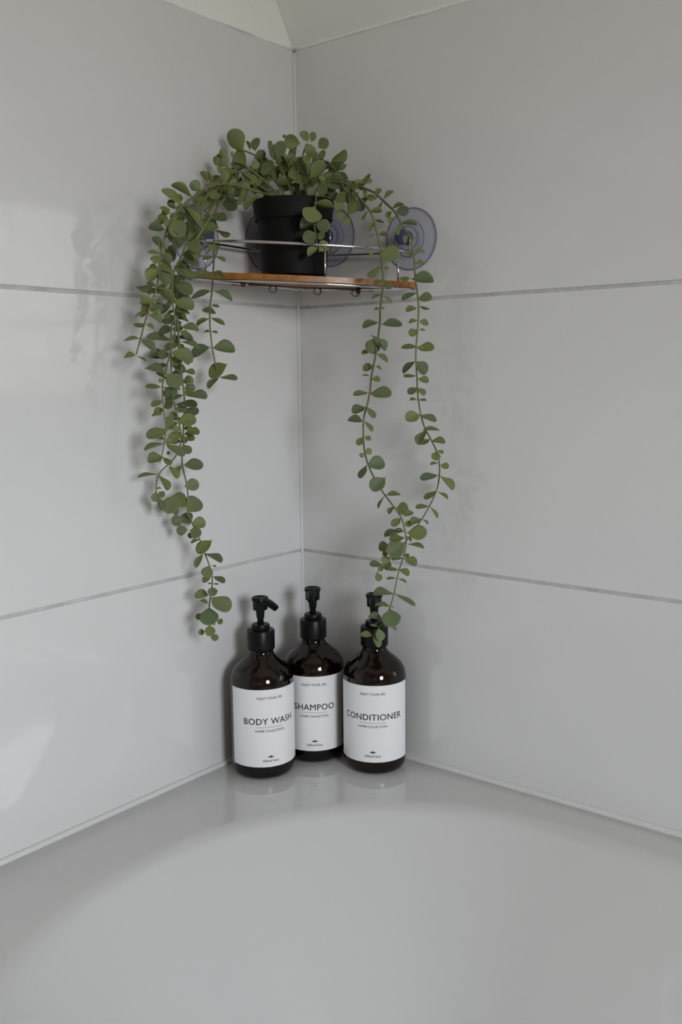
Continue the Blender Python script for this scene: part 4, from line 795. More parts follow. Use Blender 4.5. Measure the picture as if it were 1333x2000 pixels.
 (7,0,(0.0638,-0.0894,0.1336),(-0.0031,-0.0076,-0.0035),(-0.9281,0.3723,0.0048),0.0075),
 (7,0,(0.0634,-0.0858,0.1269),(-0.0007,0.004,0.0059),(0.7576,-0.4941,0.4265),0.0060),
 (11,1,(0.1048,-0.0885,0.1156),(0.0158,-0.0015,-0.0049),(-0.0838,-0.9956,0.0427),0.0140),
 (11,1,(0.104,-0.0876,0.1159),(-0.0038,-0.0076,-0.0073),(0.5861,-0.6958,0.4152),0.0090),
 (10,0,(0.0819,-0.0808,0.1239),(-0.0014,-0.005,-0.0073),(-0.9495,-0.1397,0.2809),0.0072),
 (11,1,(0.1149,-0.1044,0.0969),(0.0117,0.0146,-0.0031),(-0.1742,0.3337,0.9265),0.0151),
 (10,0,(0.1003,-0.0794,0.1289),(0.0035,0.0057,-0.0042),(-0.7119,0.6409,0.2871),0.0067),
 (9,0,(0.0838,-0.0406,0.1256),(-0.0051,-0.0004,0.0068),(-0.034,0.9987,0.0385),0.0068),
 (10,0,(0.0767,-0.0771,0.1229),(-0.0058,-0.0018,0.0053),(0.3729,-0.9229,0.0959),0.0068),
 (7,0,(0.0581,-0.0951,0.1421),(0.0068,0.0017,-0.0061),(-0.0625,-0.939,-0.3383),0.0074),
 (11,1,(0.1179,-0.1068,0.0927),(0.006,-0.0158,-0.0165),(0.6961,-0.3759,0.6117),0.0198),
 (11,1,(0.1187,-0.1051,0.0789),(-0.0092,-0.0139,-0.0069),(-0.7522,0.1834,0.6329),0.0144),
 (11,1,(0.116,-0.1049,0.0751),(0.0147,0.0043,-0.0039),(-0.2697,0.9616,0.0502),0.0133),
 (11,1,(0.1188,-0.1056,0.066),(-0.0057,-0.0123,-0.008),(0.8792,-0.4677,0.0908),0.0133),
 (11,0,(0.1189,-0.1038,0.0656),(0.0094,-0.0018,-0.0049),(-0.0297,-0.9539,0.2986),0.0091),
 (11,1,(0.1195,-0.1031,0.0468),(0.004,0.009,0.0095),(0.8196,-0.5474,0.1691),0.0115),
 (11,1,(0.1195,-0.1039,0.0508),(-0.0057,-0.0098,-0.0073),(-0.8472,0.1052,0.5207),0.0108),
 (12,1,(0.1211,-0.053,0.1147),(-0.0113,-0.0058,-0.0089),(0.6823,-0.3563,-0.6384),0.0124),
 (12,1,(0.1229,-0.0543,0.1101),(-0.0013,0.0146,-0.0017),(0.8919,0.0283,-0.4514),0.0124),
 (12,1,(0.1227,-0.0623,0.1001),(-0.0055,-0.0086,-0.0051),(-0.8446,0.5354,0.0031),0.0091),
 (12,0,(0.125,-0.0644,0.0894),(-0.0026,-0.009,-0.0042),(0.9416,-0.3209,0.1018),0.0086),
 (12,1,(0.127,-0.062,0.0889),(0.0096,-0.0007,0.0091),(-0.362,0.8178,0.4475),0.0111),
 (12,0,(0.129,-0.0626,0.0856),(-0.0013,-0.0051,-0.0078),(0.9573,-0.2874,0.0321),0.0075),
 (12,1,(0.0873,-0.0463,0.1074),(0.0087,0.0044,0.0093),(-0.7588,0.175,0.6273),0.0108),
 (12,1,(0.1315,-0.0456,0.1201),(-0.0094,-0.0128,-0.0032),(0.5536,-0.2033,-0.8076),0.0129),
 (13,0,(0.1269,-0.0411,0.1239),(-0.0031,-0.0037,0.0026),(0.7876,-0.612,0.0719),0.0044),
 (14,0,(0.1275,-0.0328,0.125),(-0.0053,-0.0067,0.0002),(0.5089,-0.3817,0.7716),0.0068),
 (14,0,(0.1276,-0.0344,0.1213),(0.0013,0.0076,0.0129),(-0.2569,-0.8199,0.5116),0.0120),
 (14,0,(0.1405,-0.0381,0.1104),(-0.0129,-0.0065,-0.0048),(0.3351,0.0307,-0.9417),0.0121),
 (14,0,(0.1271,-0.0353,0.1203),(0.0008,0.0021,-0.0094),(0.9961,-0.0246,0.0843),0.0077),
 (13,1,(0.1447,-0.0527,0.1018),(-0.0122,-0.002,-0.0065),(-0.3224,0.8831,0.341),0.0117),
 (13,1,(0.1308,-0.0524,0.1035),(-0.0121,0.0,0.0048),(0.0279,-0.9968,0.0754),0.0109),
 (13,0,(0.1503,-0.0573,0.0902),(-0.0032,-0.0072,-0.0079),(0.7667,0.2909,-0.5723),0.0089),
 (13,0,(0.1525,-0.0572,0.09),(0.0076,0.0099,0.0004),(-0.372,0.2556,0.8923),0.0099),
 (14,0,(0.1433,-0.0356,0.1104),(0.0057,0.0029,0.0058),(-0.748,0.3223,0.5801),0.0069),
 (14,0,(0.1455,-0.0341,0.1112),(-0.0014,-0.004,-0.0053),(-0.9759,0.1889,0.1096),0.0054),
 (14,0,(0.1548,-0.036,0.1046),(0.0095,0.0048,0.0069),(-0.1151,-0.7315,0.6721),0.0101),
 (14,0,(0.154,-0.0364,0.1033),(-0.0004,-0.0053,-0.0101),(-0.4833,-0.7662,0.4234),0.0091),
 (14,0,(0.1651,-0.0349,0.0939),(0.011,0.0055,0.004),(-0.3585,0.0439,0.9325),0.0103),
 (14,1,(0.1702,-0.0358,0.0897),(0.0127,0.0061,0.002),(0.4177,-0.6558,-0.6288),0.0113),
 (14,0,(0.1624,-0.0312,0.092),(-0.0052,-0.0026,-0.0053),(-0.7396,0.4425,0.5072),0.0063),
 (14,0,(0.1674,-0.0351,0.0849),(-0.0026,-0.0053,-0.0053),(0.8078,-0.5645,0.1699),0.0063),
 (13,0,(0.161,-0.0599,0.0793),(0.0084,0.0034,-0.0026),(0.1418,0.3578,0.923),0.0075),
 (13,0,(0.1617,-0.0593,0.0767),(-0.0039,-0.0076,-0.007),(-0.8533,-0.0393,0.52),0.0088),
 (13,0,(0.168,-0.0679,0.0639),(-0.0034,-0.0055,-0.0035),(-0.0399,-0.5251,0.8501),0.0059),
 (13,0,(0.1708,-0.0673,0.0629),(0.0087,0.0041,0.0005),(-0.2552,0.4463,0.8577),0.0077),
 (14,0,(0.181,-0.0403,0.0759),(0.0151,0.0067,-0.0017),(0.0329,0.1704,0.9848),0.0132),
 (14,0,(0.1806,-0.0414,0.075),(0.0003,-0.0048,-0.0103),(-0.9926,-0.119,0.0257),0.0091),
 (14,0,(0.1932,-0.0439,0.0632),(-0.0013,-0.0055,-0.0085),(-0.9885,-0.0042,0.1511),0.0081),
 (14,0,(0.1994,-0.0468,0.0588),(0.0041,0.0019,-0.0002),(0.2328,-0.4225,0.876),0.0036),
 (13,1,(0.1785,-0.078,0.0399),(0.0192,0.0091,0.0018),(0.3698,-0.8546,0.3644),0.0170),
 (13,0,(0.1743,-0.0781,0.0445),(-0.0026,-0.0049,-0.0043),(-0.8866,0.0755,0.4563),0.0056),
 (14,0,(0.2055,-0.0541,0.0457),(-0.0058,-0.0029,-0.0052),(0.7137,-0.3044,-0.6309),0.0066),
 (14,0,(0.2046,-0.0513,0.0451),(0.0073,0.0092,-0.0006),(0.4226,-0.2751,0.8635),0.0094),
 (14,0,(0.2116,-0.06,0.0319),(0.0078,0.0034,-0.0008),(0.3625,-0.6793,0.6381),0.0068),
 (2,0,(0.037,-0.2333,-0.0201),(0.0087,0.0045,0.0036),(0.5392,-0.4905,-0.6846),0.0083),
 (1,1,(0.0651,-0.2287,0.0675),(0.0091,0.0047,0.0054),(-0.6151,0.4204,0.667),0.0092),
 (0,0,(0.0525,-0.277,-0.0141),(0.0068,0.0085,-0.0033),(-0.1417,0.4569,0.8781),0.0091),
 (0,0,(0.0567,-0.2667,0.0303),(0.0074,0.0025,-0.0046),(0.5696,-0.5103,0.6443),0.0073),
 (1,0,(0.0523,-0.2454,0.0206),(-0.0066,-0.0086,0.0009),(0.6462,-0.4342,0.6276),0.0087),
 (3,0,(0.0425,-0.2344,-0.0182),(0.0054,0.0066,-0.004),(0.6929,-0.1435,0.7066),0.0075),
 (3,1,(0.065,-0.2161,0.0647),(0.0107,0.0051,0.0001),(0.3264,-0.6991,0.6362),0.0094),
 (0,1,(0.0681,-0.2507,0.0775),(0.0109,0.0051,-0.0012),(-0.1643,0.5422,0.824),0.0096),
 (0,0,(0.0551,-0.2648,0.0323),(-0.0052,-0.0072,-0.0016),(-0.3777,0.0658,0.9236),0.0072),
 (2,0,(0.0554,-0.214,0.064),(0.0074,0.0039,0.0058),(0.6667,-0.1877,-0.7213),0.0081),
 (1,0,(0.0563,-0.2441,0.0278),(0.0086,0.0041,-0.0001),(0.2409,-0.523,-0.8176),0.0076),
 (1,0,(0.064,-0.2259,0.071),(-0.0031,-0.0039,0.0061),(0.8835,0.0399,0.4667),0.0063),
 (0,0,(0.0635,-0.255,0.0709),(0.0069,0.0033,-0.0004),(-0.2653,0.6494,0.7127),0.0061),
 (3,0,(0.0435,-0.2351,-0.0131),(0.0093,0.0048,0.0034),(-0.3876,0.0959,0.9168),0.0087),
 (3,0,(0.0432,-0.2345,-0.0056),(0.0042,0.0053,-0.0077),(-0.228,0.8557,0.4645),0.0082),
 (2,0,(0.0403,-0.2215,0.0197),(-0.0055,-0.0067,0.0082),(0.0053,0.7711,0.6367),0.0095),
 (1,0,(0.0661,-0.2392,0.0497),(0.0082,0.0031,-0.0037),(0.0326,-0.7991,-0.6003),0.0076),
 (0,0,(0.0547,-0.2723,-0.0011),(0.0089,0.0047,0.0065),(-0.6041,0.0468,0.7955),0.0096),
 (2,0,(0.037,-0.2266,-0.0002),(-0.0078,-0.0039,-0.0016),(-0.4522,0.6415,0.6197),0.0071),
 (0,0,(0.0604,-0.2614,0.0555),(0.0103,0.0052,0.0022),(-0.3192,0.2352,0.918),0.0094),
 (0,0,(0.0617,-0.2556,0.0677),(-0.0042,-0.0061,-0.0025),(-0.5769,0.0614,0.8145),0.0062),
 (1,1,(0.0631,-0.2259,0.0695),(-0.0074,-0.0014,0.0079),(0.0543,-0.9906,-0.1257),0.0087),
 (1,0,(0.0519,-0.2444,0.0231),(0.0086,0.0039,-0.0008),(0.3417,-0.5838,0.7365),0.0075),
 (0,0,(0.0679,-0.2546,0.0738),(0.0098,0.0045,-0.0012),(-0.1293,0.5108,0.8499),0.0087),
 (0,1,(0.063,-0.2581,0.0651),(-0.0067,-0.0081,0.0052),(-0.4366,0.7136,0.5478),0.0093),
 (1,1,(0.0554,-0.2485,-0.0237),(-0.0098,-0.0048,-0.0011),(-0.4462,0.8338,0.3251),0.0088),
 (2,0,(0.0478,-0.2169,0.0426),(0.0086,0.0035,-0.003),(0.4734,-0.64,0.6052),0.0078),
 (0,1,(0.0639,-0.2562,0.0695),(0.0077,0.0014,-0.0085),(0.6862,-0.4837,0.5433),0.0093),
 (2,0,(0.0347,-0.2312,-0.0197),(0.0064,0.0082,-0.0013),(0.3766,-0.426,-0.8226),0.0084),
 (0,1,(0.0529,-0.2777,-0.0148),(0.0064,0.0082,-0.0009),(-0.7548,0.6112,0.238),0.0083),
 (3,0,(0.062,-0.2208,0.0557),(0.0076,0.0029,-0.0034),(0.091,0.6401,0.7629),0.0070),
 (3,0,(0.0436,-0.2353,-0.0155),(0.0099,0.0049,0.0015),(-0.3065,0.3379,0.8899),0.0089),
 (2,0,(0.039,-0.2241,0.012),(-0.0106,-0.0054,-0.0036),(0.1397,-0.724,0.6755),0.0099),
 (1,0,(0.0572,-0.2436,0.0292),(0.0104,0.0039,-0.0051),(-0.055,-0.7389,-0.6716),0.0097),
 (1,0,(0.0664,-0.2299,0.0672),(-0.0084,-0.002,0.0078),(0.6925,-0.2516,0.6762),0.0093),
 (2,0,(0.0369,-0.2282,-0.0063),(-0.0106,-0.0053,-0.0018),(0.2161,-0.6721,0.7082),0.0096),
 (0,0,(0.0575,-0.2691,0.0194),(-0.0089,-0.0036,0.0034),(-0.1536,0.8537,0.4977),0.0081),
 (2,0,(0.0356,-0.2301,-0.0154),(-0.0074,-0.0038,-0.0024),(0.0783,-0.6313,0.7716),0.0069),
 (0,0,(0.0518,-0.2772,-0.0155),(-0.0044,-0.0055,0.0081),(0.8459,0.0917,0.5253),0.0086),
 (2,0,(0.0399,-0.2278,0.0044),(0.0058,0.0071,-0.0051),(0.6721,-0.0212,0.7402),0.0084),
 (1,1,(0.0588,-0.2402,0.036),(0.0103,0.005,0.0003),(-0.4157,0.8415,0.3451),0.0091),
 (0,0,(0.0515,-0.2759,-0.0136),(-0.0078,-0.0041,-0.0041),(-0.5852,0.426,0.69),0.0077),
 (0,0,(0.0539,-0.2752,-0.0083),(-0.0064,-0.0084,0.0004),(-0.3672,0.3177,0.8742),0.0085),
 (0,1,(0.0578,-0.2646,0.0413),(-0.0048,-0.006,0.0093),(-0.1687,0.8637,0.4749),0.0096),
 (3,0,(0.0436,-0.2351,-0.011),(0.0074,0.0036,0.0009),(-0.3424,0.5066,0.7913),0.0066),
 (2,1,(0.0387,-0.2285,-0.0018),(0.0103,0.0053,0.0036),(0.2162,-0.801,0.5582),0.0097),
 (1,1,(0.0512,-0.2559,-0.0658),(0.007,0.0091,-0.0007),(0.7842,-0.5843,0.2089),0.0092),
 (2,1,(0.0486,-0.2406,-0.1472),(-0.0094,-0.004,0.0021),(0.425,-0.6876,0.5887),0.0083),
 (3,0,(0.0344,-0.2238,-0.1442),(0.0103,0.0046,-0.0014),(0.3586,-0.5884,0.7247),0.0091),
 (3,0,(0.0368,-0.2262,-0.1353),(0.0046,0.0066,0.0015),(0.5012,-0.5128,0.697),0.0066),
 (3,0,(0.0352,-0.2245,-0.1433),(-0.0089,-0.0039,0.0014),(0.3766,-0.609,0.698),0.0079),
 (1,0,(0.0529,-0.2656,-0.1429),(-0.0104,-0.0046,0.0017),(0.2788,-0.2861,0.9167),0.0091),
 (1,1,(0.0536,-0.256,-0.0596),(-0.0102,-0.0048,-0.0002),(0.4244,-0.8967,0.1257),0.0090),
 (3,1,(0.0385,-0.2257,-0.0938),(0.0066,0.0092,0.0016),(0.7953,-0.5927,0.1277),0.0091),
 (3,0,(0.0352,-0.2247,-0.1408),(0.0047,0.0062,0.0),(0.4261,-0.3224,0.8453),0.0062),
 (2,0,(0.0337,-0.2347,-0.0301),(0.0089,0.0045,0.003),(-0.4461,0.319,0.8362),0.0083),
 (3,0,(0.0395,-0.2263,-0.0968),(0.0091,0.0041,-0.001),(0.4142,-0.8253,0.3838),0.0080),
 (2,0,(0.0368,-0.2395,-0.0947),(-0.0038,-0.0073,-0.006),(0.621,-0.6642,0.4162),0.0081),
 (2,1,(0.0346,-0.2376,-0.0628),(0.0068,0.0087,-0.0017),(0.6962,-0.4311,0.574),0.0089),
 (1,0,(0.0499,-0.2617,-0.0827),(-0.0065,-0.0017,0.0054),(0.6495,-0.0976,0.754),0.0069),
 (1,0,(0.0502,-0.2613,-0.0811),(0.006,0.0016,-0.0048),(0.6312,-0.0574,0.7735),0.0063),
 (2,1,(0.0344,-0.2358,-0.034),(0.0104,0.0049,-0.0002),(0.3434,-0.7047,0.6208),0.0092),
 (2,0,(0.0356,-0.2385,-0.0529),(0.0077,0.004,0.0047),(0.1028,-0.8323,0.5448),0.0079),
 (3,0,(0.0402,-0.2288,-0.079),(-0.0095,-0.0043,0.0011),(0.2904,-0.4205,0.8596),0.0084),
 (1,1,(0.0533,-0.2654,-0.1214),(0.0083,0.0029,-0.0045),(0.4972,-0.7506,0.4352),0.0079),
 (3,1,(0.0404,-0.2282,-0.0879),(0.006,0.0083,0.0038),(0.8001,-0.5983,0.0429),0.0092),
 (2,0,(0.0336,-0.2358,-0.0395),(0.0039,0.0049,-0.007),(0.9008,-0.3451,0.2635),0.0075),
 (3,0,(0.0358,-0.2238,-0.1252),(-0.0062,-0.0082,0.0001),(0.3206,-0.2299,0.9189),0.0082),
 (2,0,(0.0346,-0.2373,-0.0442),(0.0081,0.0039,0.0002),(0.28,-0.6289,0.7253),0.0072),
 (1,0,(0.053,-0.2664,-0.1458),(0.0044,0.0062,0.0012),(0.7015,-0.5777,0.4173),0.0061),
 (2,1,(0.042,-0.2406,-0.1132),(0.0106,0.0048,-0.0012),(0.4057,-0.7826,0.4722),0.0093),
 (3,0,(0.0374,-0.2238,-0.1144),(0.0076,0.0024,-0.0049),(0.5215,-0.7209,0.4565),0.0075),
 (0,0,(0.0545,-0.2708,0.0028),(-0.0065,-0.0034,-0.0024),(0.5326,-0.6315,-0.5636),0.0061),
 (0,0,(0.0558,-0.2689,0.0118),(-0.0038,-0.0048,0.0077),(0.8318,0.1822,0.5243),0.0079),
 (0,0,(0.0531,-0.2792,-0.0173),(0.0052,0.0064,-0.0031),(0.7508,-0.3358,0.5687),0.0070),
 (0,1,(0.0529,-0.2775,-0.0146),(0.0056,0.0062,-0.0038),(0.7248,-0.6874,-0.0451),0.0077),
 (0,0,(0.0595,-0.2628,0.0505),(0.0072,0.0037,0.0019),(0.1388,-0.6535,0.7441),0.0066),
 (0,0,(0.0533,-0.2798,-0.018),(0.0069,0.0035,0.0019),(-0.41,0.3485,0.8429),0.0063),
 (0,0,(0.0544,-0.2758,-0.0086),(0.0057,0.0071,-0.003),(0.5866,-0.1355,0.7984),0.0076),
 (0,1,(0.0554,-0.2723,0.0004),(0.009,0.0044,0.0005),(0.417,-0.8829,0.2161),0.0080),
 (0,0,(0.0552,-0.2722,0.0002),(-0.0073,-0.0037,-0.0016),(0.2148,-0.7194,0.6606),0.0066),
 (0,0,(0.0568,-0.2723,0.0041),(-0.0055,-0.0068,0.0033),(-0.0711,0.4781,0.8754),0.0075),
 (0,0,(0.0568,-0.2742,-0.0013),(0.0083,0.004,0.0001),(0.1717,-0.3293,-0.9285),0.0073),
 (0,0,(0.0519,-0.2787,-0.0181),(-0.0076,-0.004,-0.0049),(0.1618,-0.8727,0.4607),0.0079),
 (3,1,(0.0513,-0.1605,0.1034),(-0.0052,0.0057,-0.0096),(-0.5573,0.5477,0.624),0.0103),
 (3,1,(0.0458,-0.1378,0.1229),(0.0123,0.0059,0.0006),(0.4147,-0.8819,0.2244),0.0109),
 (0,0,(0.0579,-0.1901,0.1092),(-0.0058,-0.0082,-0.0026),(0.5105,-0.5664,0.6469),0.0082),
 (1,1,(0.0473,-0.152,0.1313),(-0.011,-0.0055,-0.0027),(0.3778,-0.8835,0.277),0.0100),
 (0,1,(0.0584,-0.1812,0.1117),(-0.0104,-0.0054,-0.0042),(-0.542,0.5634,0.6235),0.0099),
 (0,0,(0.0545,-0.1284,0.1079),(-0.0001,-0.0013,0.0089),(0.1461,-0.9787,-0.144),0.0071),
 (0,0,(0.0574,-0.1385,0.1115),(-0.0053,-0.0064,0.0063),(0.8585,-0.4084,0.3102),0.0084),
 (6,1,(0.0123,-0.1059,0.1286),(-0.0076,-0.0082,0.0055),(-0.6642,0.7277,0.1711),0.0105),
 (6,1,(-0.0107,-0.1171,0.1403),(0.0091,0.0112,0.0019),(-0.7772,0.6031,0.1798),0.0122),
 (6,0,(-0.0164,-0.1217,0.1465),(0.0025,-0.0048,-0.0094),(0.7176,-0.5223,0.4607),0.0091),
 (1,0,(0.0471,-0.1802,0.1145),(0.0084,0.0033,-0.0037),(0.261,-0.9367,-0.2335),0.0078),
 (3,0,(0.0465,-0.1503,0.116),(-0.0039,-0.0075,-0.0068),(0.4784,-0.7139,0.5114),0.0087),
 (2,0,(0.0437,-0.1614,0.1113),(0.0053,0.0027,0.0065),(-0.7985,0.163,0.5795),0.0070),
 (6,0,(0.0182,-0.1032,0.1263),(0.002,0.0003,0.009),(-0.6927,0.7093,0.1302),0.0074),
 (2,1,(0.0424,-0.1659,0.1088),(-0.001,-0.0105,-0.008),(0.9346,-0.2664,0.2357),0.0111),
 (0,1,(0.0572,-0.1758,0.1136),(0.0008,-0.0009,0.0109),(-0.7026,0.7033,0.1084),0.0087),
 (7,0,(0.0573,-0.1004,0.1438),(0.007,0.0037,0.0054),(0.1927,-0.9105,0.3658),0.0077),
 (7,1,(0.062,-0.09,0.1317),(-0.0069,0.002,0.0083),(0.3035,-0.8394,0.4509),0.0092),
 (5,0,(0.0382,-0.1038,0.142),(-0.0036,-0.0045,0.0072),(0.8787,-0.4495,0.1604),0.0073),
 (7,0,(0.0632,-0.078,0.1262),(0.0003,-0.0037,-0.0081),(0.8769,-0.4225,0.2291),0.0071),
 (8,1,(0.0552,-0.0684,0.1398),(0.0098,0.0029,-0.0074),(0.1889,-0.9733,-0.1306),0.0101),
 (10,1,(0.0731,-0.073,0.1173),(0.0097,0.0051,0.0044),(0.5334,-0.8135,-0.2318),0.0099),
 (5,1,(0.0467,-0.0944,0.1387),(-0.0128,-0.0039,-0.0056),(0.4033,-0.8516,-0.3349),0.0122),
 (5,0,(0.0446,-0.0968,0.1372),(-0.0036,-0.0072,-0.0071),(-0.9401,0.2047,0.2727),0.0086),
 (7,1,(0.057,-0.0988,0.1408),(-0.0082,-0.01,0.0038),(0.4796,-0.6261,-0.6147),0.0108),
 (8,1,(0.0641,-0.0694,0.1318),(0.0092,-0.0027,-0.0099),(0.2347,-0.8582,0.4566),0.0116),
 (5,1,(0.0446,-0.0937,0.1491),(-0.0079,-0.0101,0.0005),(-0.589,0.4914,0.6416),0.0102),
 (10,0,(0.086,-0.0838,0.124),(0.0038,0.0014,0.0077),(-0.64,0.7467,0.1811),0.0073),
 (8,1,(0.059,-0.0672,0.1492),(0.0121,0.0029,-0.006),(0.2384,-0.9711,0.0153),0.0116),
 (5,1,(0.034,-0.099,0.129),(0.0058,0.0065,-0.0085),(0.6421,-0.7529,-0.1442),0.0102),
 (5,1,(0.0464,-0.0989,0.1414),(-0.0037,0.0058,0.0097),(0.6343,-0.5338,0.5593),0.0099),
 (5,1,(0.0475,-0.0878,0.1389),(0.012,0.0059,0.0013),(-0.3728,0.612,0.6975),0.0107),
 (5,1,(0.0536,-0.083,0.1258),(-0.0053,0.001,0.0107),(0.5893,-0.7218,0.3629),0.0095),
 (8,1,(0.0624,-0.0683,0.1286),(0.0016,0.0102,0.0091),(0.8896,-0.3746,0.2612),0.0115),
 (10,1,(0.0711,-0.0733,0.1169),(-0.0049,-0.0073,0.0076),(0.6792,-0.6957,-0.234),0.0098),
 (8,1,(0.0617,-0.0694,0.137),(-0.0053,-0.0081,-0.0044),(-0.8511,0.5213,0.0622),0.0085),
 (12,0,(0.1161,-0.0394,0.129),(0.0059,0.0006,-0.0075),(0.5484,-0.7521,0.3656),0.0076),
 (12,0,(0.081,-0.0526,0.1089),(0.0101,0.004,-0.0038),(0.478,-0.5915,0.6494),0.0092),
 (12,0,(0.1043,-0.0525,0.1136),(0.0029,0.0038,-0.0075),(-0.7058,0.7037,0.0813),0.0071),
 (12,0,(0.1023,-0.0552,0.1084),(0.0096,0.0041,-0.0024),(0.4335,-0.6629,0.6104),0.0085),
 (9,0,(0.0767,-0.0527,0.1375),(-0.0013,-0.0026,0.0101),(-0.1902,0.957,0.2192),0.0083),
 (9,1,(0.0744,-0.0526,0.1361),(0.0069,0.0006,-0.0092),(0.6571,-0.6034,0.4518),0.0092),
 (12,1,(0.0931,-0.0466,0.1141),(-0.0071,-0.0088,-0.0014),(0.7779,-0.6101,-0.1503),0.0096),
 (12,1,(0.1112,-0.0393,0.1309),(-0.0087,-0.0107,0.0027),(-0.466,0.5568,0.6876),0.0112),
 (9,1,(0.0749,-0.0501,0.1452),(0.0119,0.0059,0.0027),(-0.4224,0.5088,0.7501),0.0108),
 (12,1,(0.0942,-0.0494,0.1251),(0.0025,-0.0064,-0.0107),(0.6479,-0.5777,0.4965),0.0107),
 (9,1,(0.0768,-0.051,0.1463),(-0.007,-0.0095,-0.002),(-0.8099,0.5639,0.1615),0.0095),
 (12,0,(0.1072,-0.0507,0.1199),(0.0062,0.001,-0.0071),(-0.0024,-0.9905,-0.1378),0.0076),
 (12,1,(0.0798,-0.0537,0.1128),(-0.0128,-0.004,0.002),(-0.2795,0.9518,0.1261),0.0114),
 (12,0,(0.0839,-0.0578,0.1245),(0.008,0.0015,-0.0086),(0.7078,-0.3756,0.5982),0.0094),
 (12,0,(0.1152,-0.0523,0.1097),(0.0015,0.0051,0.0072),(-0.9737,0.2226,0.0487),0.0071),
 (9,1,(0.0952,-0.0351,0.1429),(-0.0118,-0.0046,-0.0003),(-0.3581,0.9091,0.2129),0.0106),
 (13,0,(0.1362,-0.0491,0.1027),(-0.0007,-0.004,-0.0069),(0.839,-0.5007,0.2131),0.0064),
 (14,0,(0.1257,-0.0258,0.1255),(0.0016,0.004,0.0057),(0.7751,-0.5992,0.2003),0.0060),
 (14,0,(0.1205,-0.0299,0.124),(0.0042,0.002,0.0059),(-0.7991,0.4323,0.4178),0.0060),
 (13,0,(0.1233,-0.046,0.1178),(-0.0056,-0.0076,-0.0018),(0.6395,-0.5877,0.4956),0.0076),
 (14,0,(0.1233,-0.029,0.125),(-0.0023,-0.0078,-0.0047),(0.9212,-0.3612,0.1447),0.0079),
 (13,0,(0.1378,-0.0445,0.1079),(0.008,0.0036,-0.001),(0.3214,-0.8409,-0.4353),0.0070),
 (0,0,(0.0685,-0.2517,0.0713),(-0.0036,-0.0073,-0.0021),(0.9024,-0.4228,-0.0832),0.0071),
 (1,0,(0.0545,-0.2077,0.0894),(-0.0047,-0.0056,0.005),(-0.3517,0.7683,0.5348),0.0071),
 (0,0,(0.0693,-0.236,0.0813),(-0.0012,-0.0056,-0.0066),(0.8809,-0.4275,0.203),0.0073),
 (0,0,(0.0673,-0.2491,0.083),(0.0037,-0.0047,0.0075),(0.6202,-0.4906,-0.6121),0.0081),
 (1,0,(0.0632,-0.2296,0.0694),(-0.0057,-0.0029,-0.0077),(-0.8197,0.1276,0.5584),0.0080),
 (0,0,(0.0607,-0.249,0.087),(-0.0055,-0.0005,0.0075),(0.7644,-0.3492,0.542),0.0074),
 (1,0,(0.0598,-0.2353,0.0655),(-0.0046,-0.0056,0.0037),(0.8076,-0.3611,0.4662),0.0065),
 (0,0,(0.0644,-0.2516,0.0853),(-0.0025,-0.0069,-0.0041),(0.9336,-0.357,0.0316),0.0071),
 (0,1,(0.0736,-0.2463,0.073),(-0.0025,-0.0076,0.0072),(-0.7881,0.5387,0.2979),0.0090),
 (0,0,(0.0701,-0.245,0.0791),(-0.0037,-0.0059,-0.0035),(-0.8294,0.2031,0.5204),0.0062),
 (2,0,(0.0529,-0.2127,0.064),(0.0046,0.0001,0.0085),(0.6363,-0.6965,-0.3316),0.0081),
 (0,0,(0.0593,-0.2545,0.0791),(-0.0022,-0.0057,-0.007),(0.3933,-0.7696,0.5031),0.0074),
 (0,1,(0.0714,-0.2468,0.0732),(0.0047,0.0001,0.0087),(0.6441,-0.6842,-0.3422),0.0083),
 (0,0,(0.064,-0.2521,0.0654),(0.0078,0.0041,0.0041),(0.3341,-0.904,0.2669),0.0078),
 (7,1,(0.0614,-0.0922,0.1445),(-0.0018,-0.004,0.0137),(-0.6439,0.7536,0.1324),0.0121),
 (8,1,(0.0595,-0.0697,0.1242),(0.0084,-0.0022,-0.0127),(0.3935,-0.8246,0.4064),0.0130),
 (5,1,(0.0427,-0.1002,0.1479),(0.0053,-0.0054,-0.0118),(0.5581,-0.6279,0.5425),0.0118),
 (5,1,(0.0438,-0.0898,0.1201),(-0.0043,-0.009,-0.0091),(-0.9096,0.0215,0.4149),0.0108),
 (8,1,(0.0716,-0.0575,0.1488),(0.0119,0.0061,0.0062),(0.4285,-0.901,0.0684),0.0117),
 (7,1,(0.0641,-0.0895,0.1404),(0.0141,0.0066,0.0064),(-0.507,0.8178,0.2723),0.0142),
 (7,1,(0.0647,-0.0862,0.1457),(-0.0009,0.0097,0.01),(0.8385,-0.3513,0.4165),0.0117),
 (5,1,(0.0415,-0.0953,0.1319),(0.006,0.0036,0.009),(0.6778,-0.7152,-0.1707),0.0095),
 (5,1,(0.0385,-0.1071,0.1491),(0.012,-0.0039,-0.0127),(0.2494,-0.8332,0.4935),0.0150),
 (7,1,(0.0654,-0.0816,0.14),(-0.005,-0.0064,0.0114),(-0.3402,0.8763,0.3412),0.0111),
 (7,1,(0.0605,-0.0829,0.1233),(0.0124,0.0056,-0.0018),(0.2254,-0.7161,-0.6606),0.0109),
 (5,1,(0.0389,-0.1016,0.1378),(-0.0079,-0.0096,0.0041),(0.462,-0.6408,-0.6131),0.0105),
 (5,1,(0.044,-0.0959,0.1317),(-0.0078,-0.0038,-0.0106),(-0.8204,0.1156,0.56),0.0109),
 (8,1,(0.0563,-0.0698,0.1486),(0.014,0.0069,0.0022),(-0.3954,0.5779,0.7139),0.0126),
 (5,1,(0.0498,-0.0882,0.1301),(-0.0008,-0.0092,0.0123),(-0.6927,0.5994,0.401),0.0129),
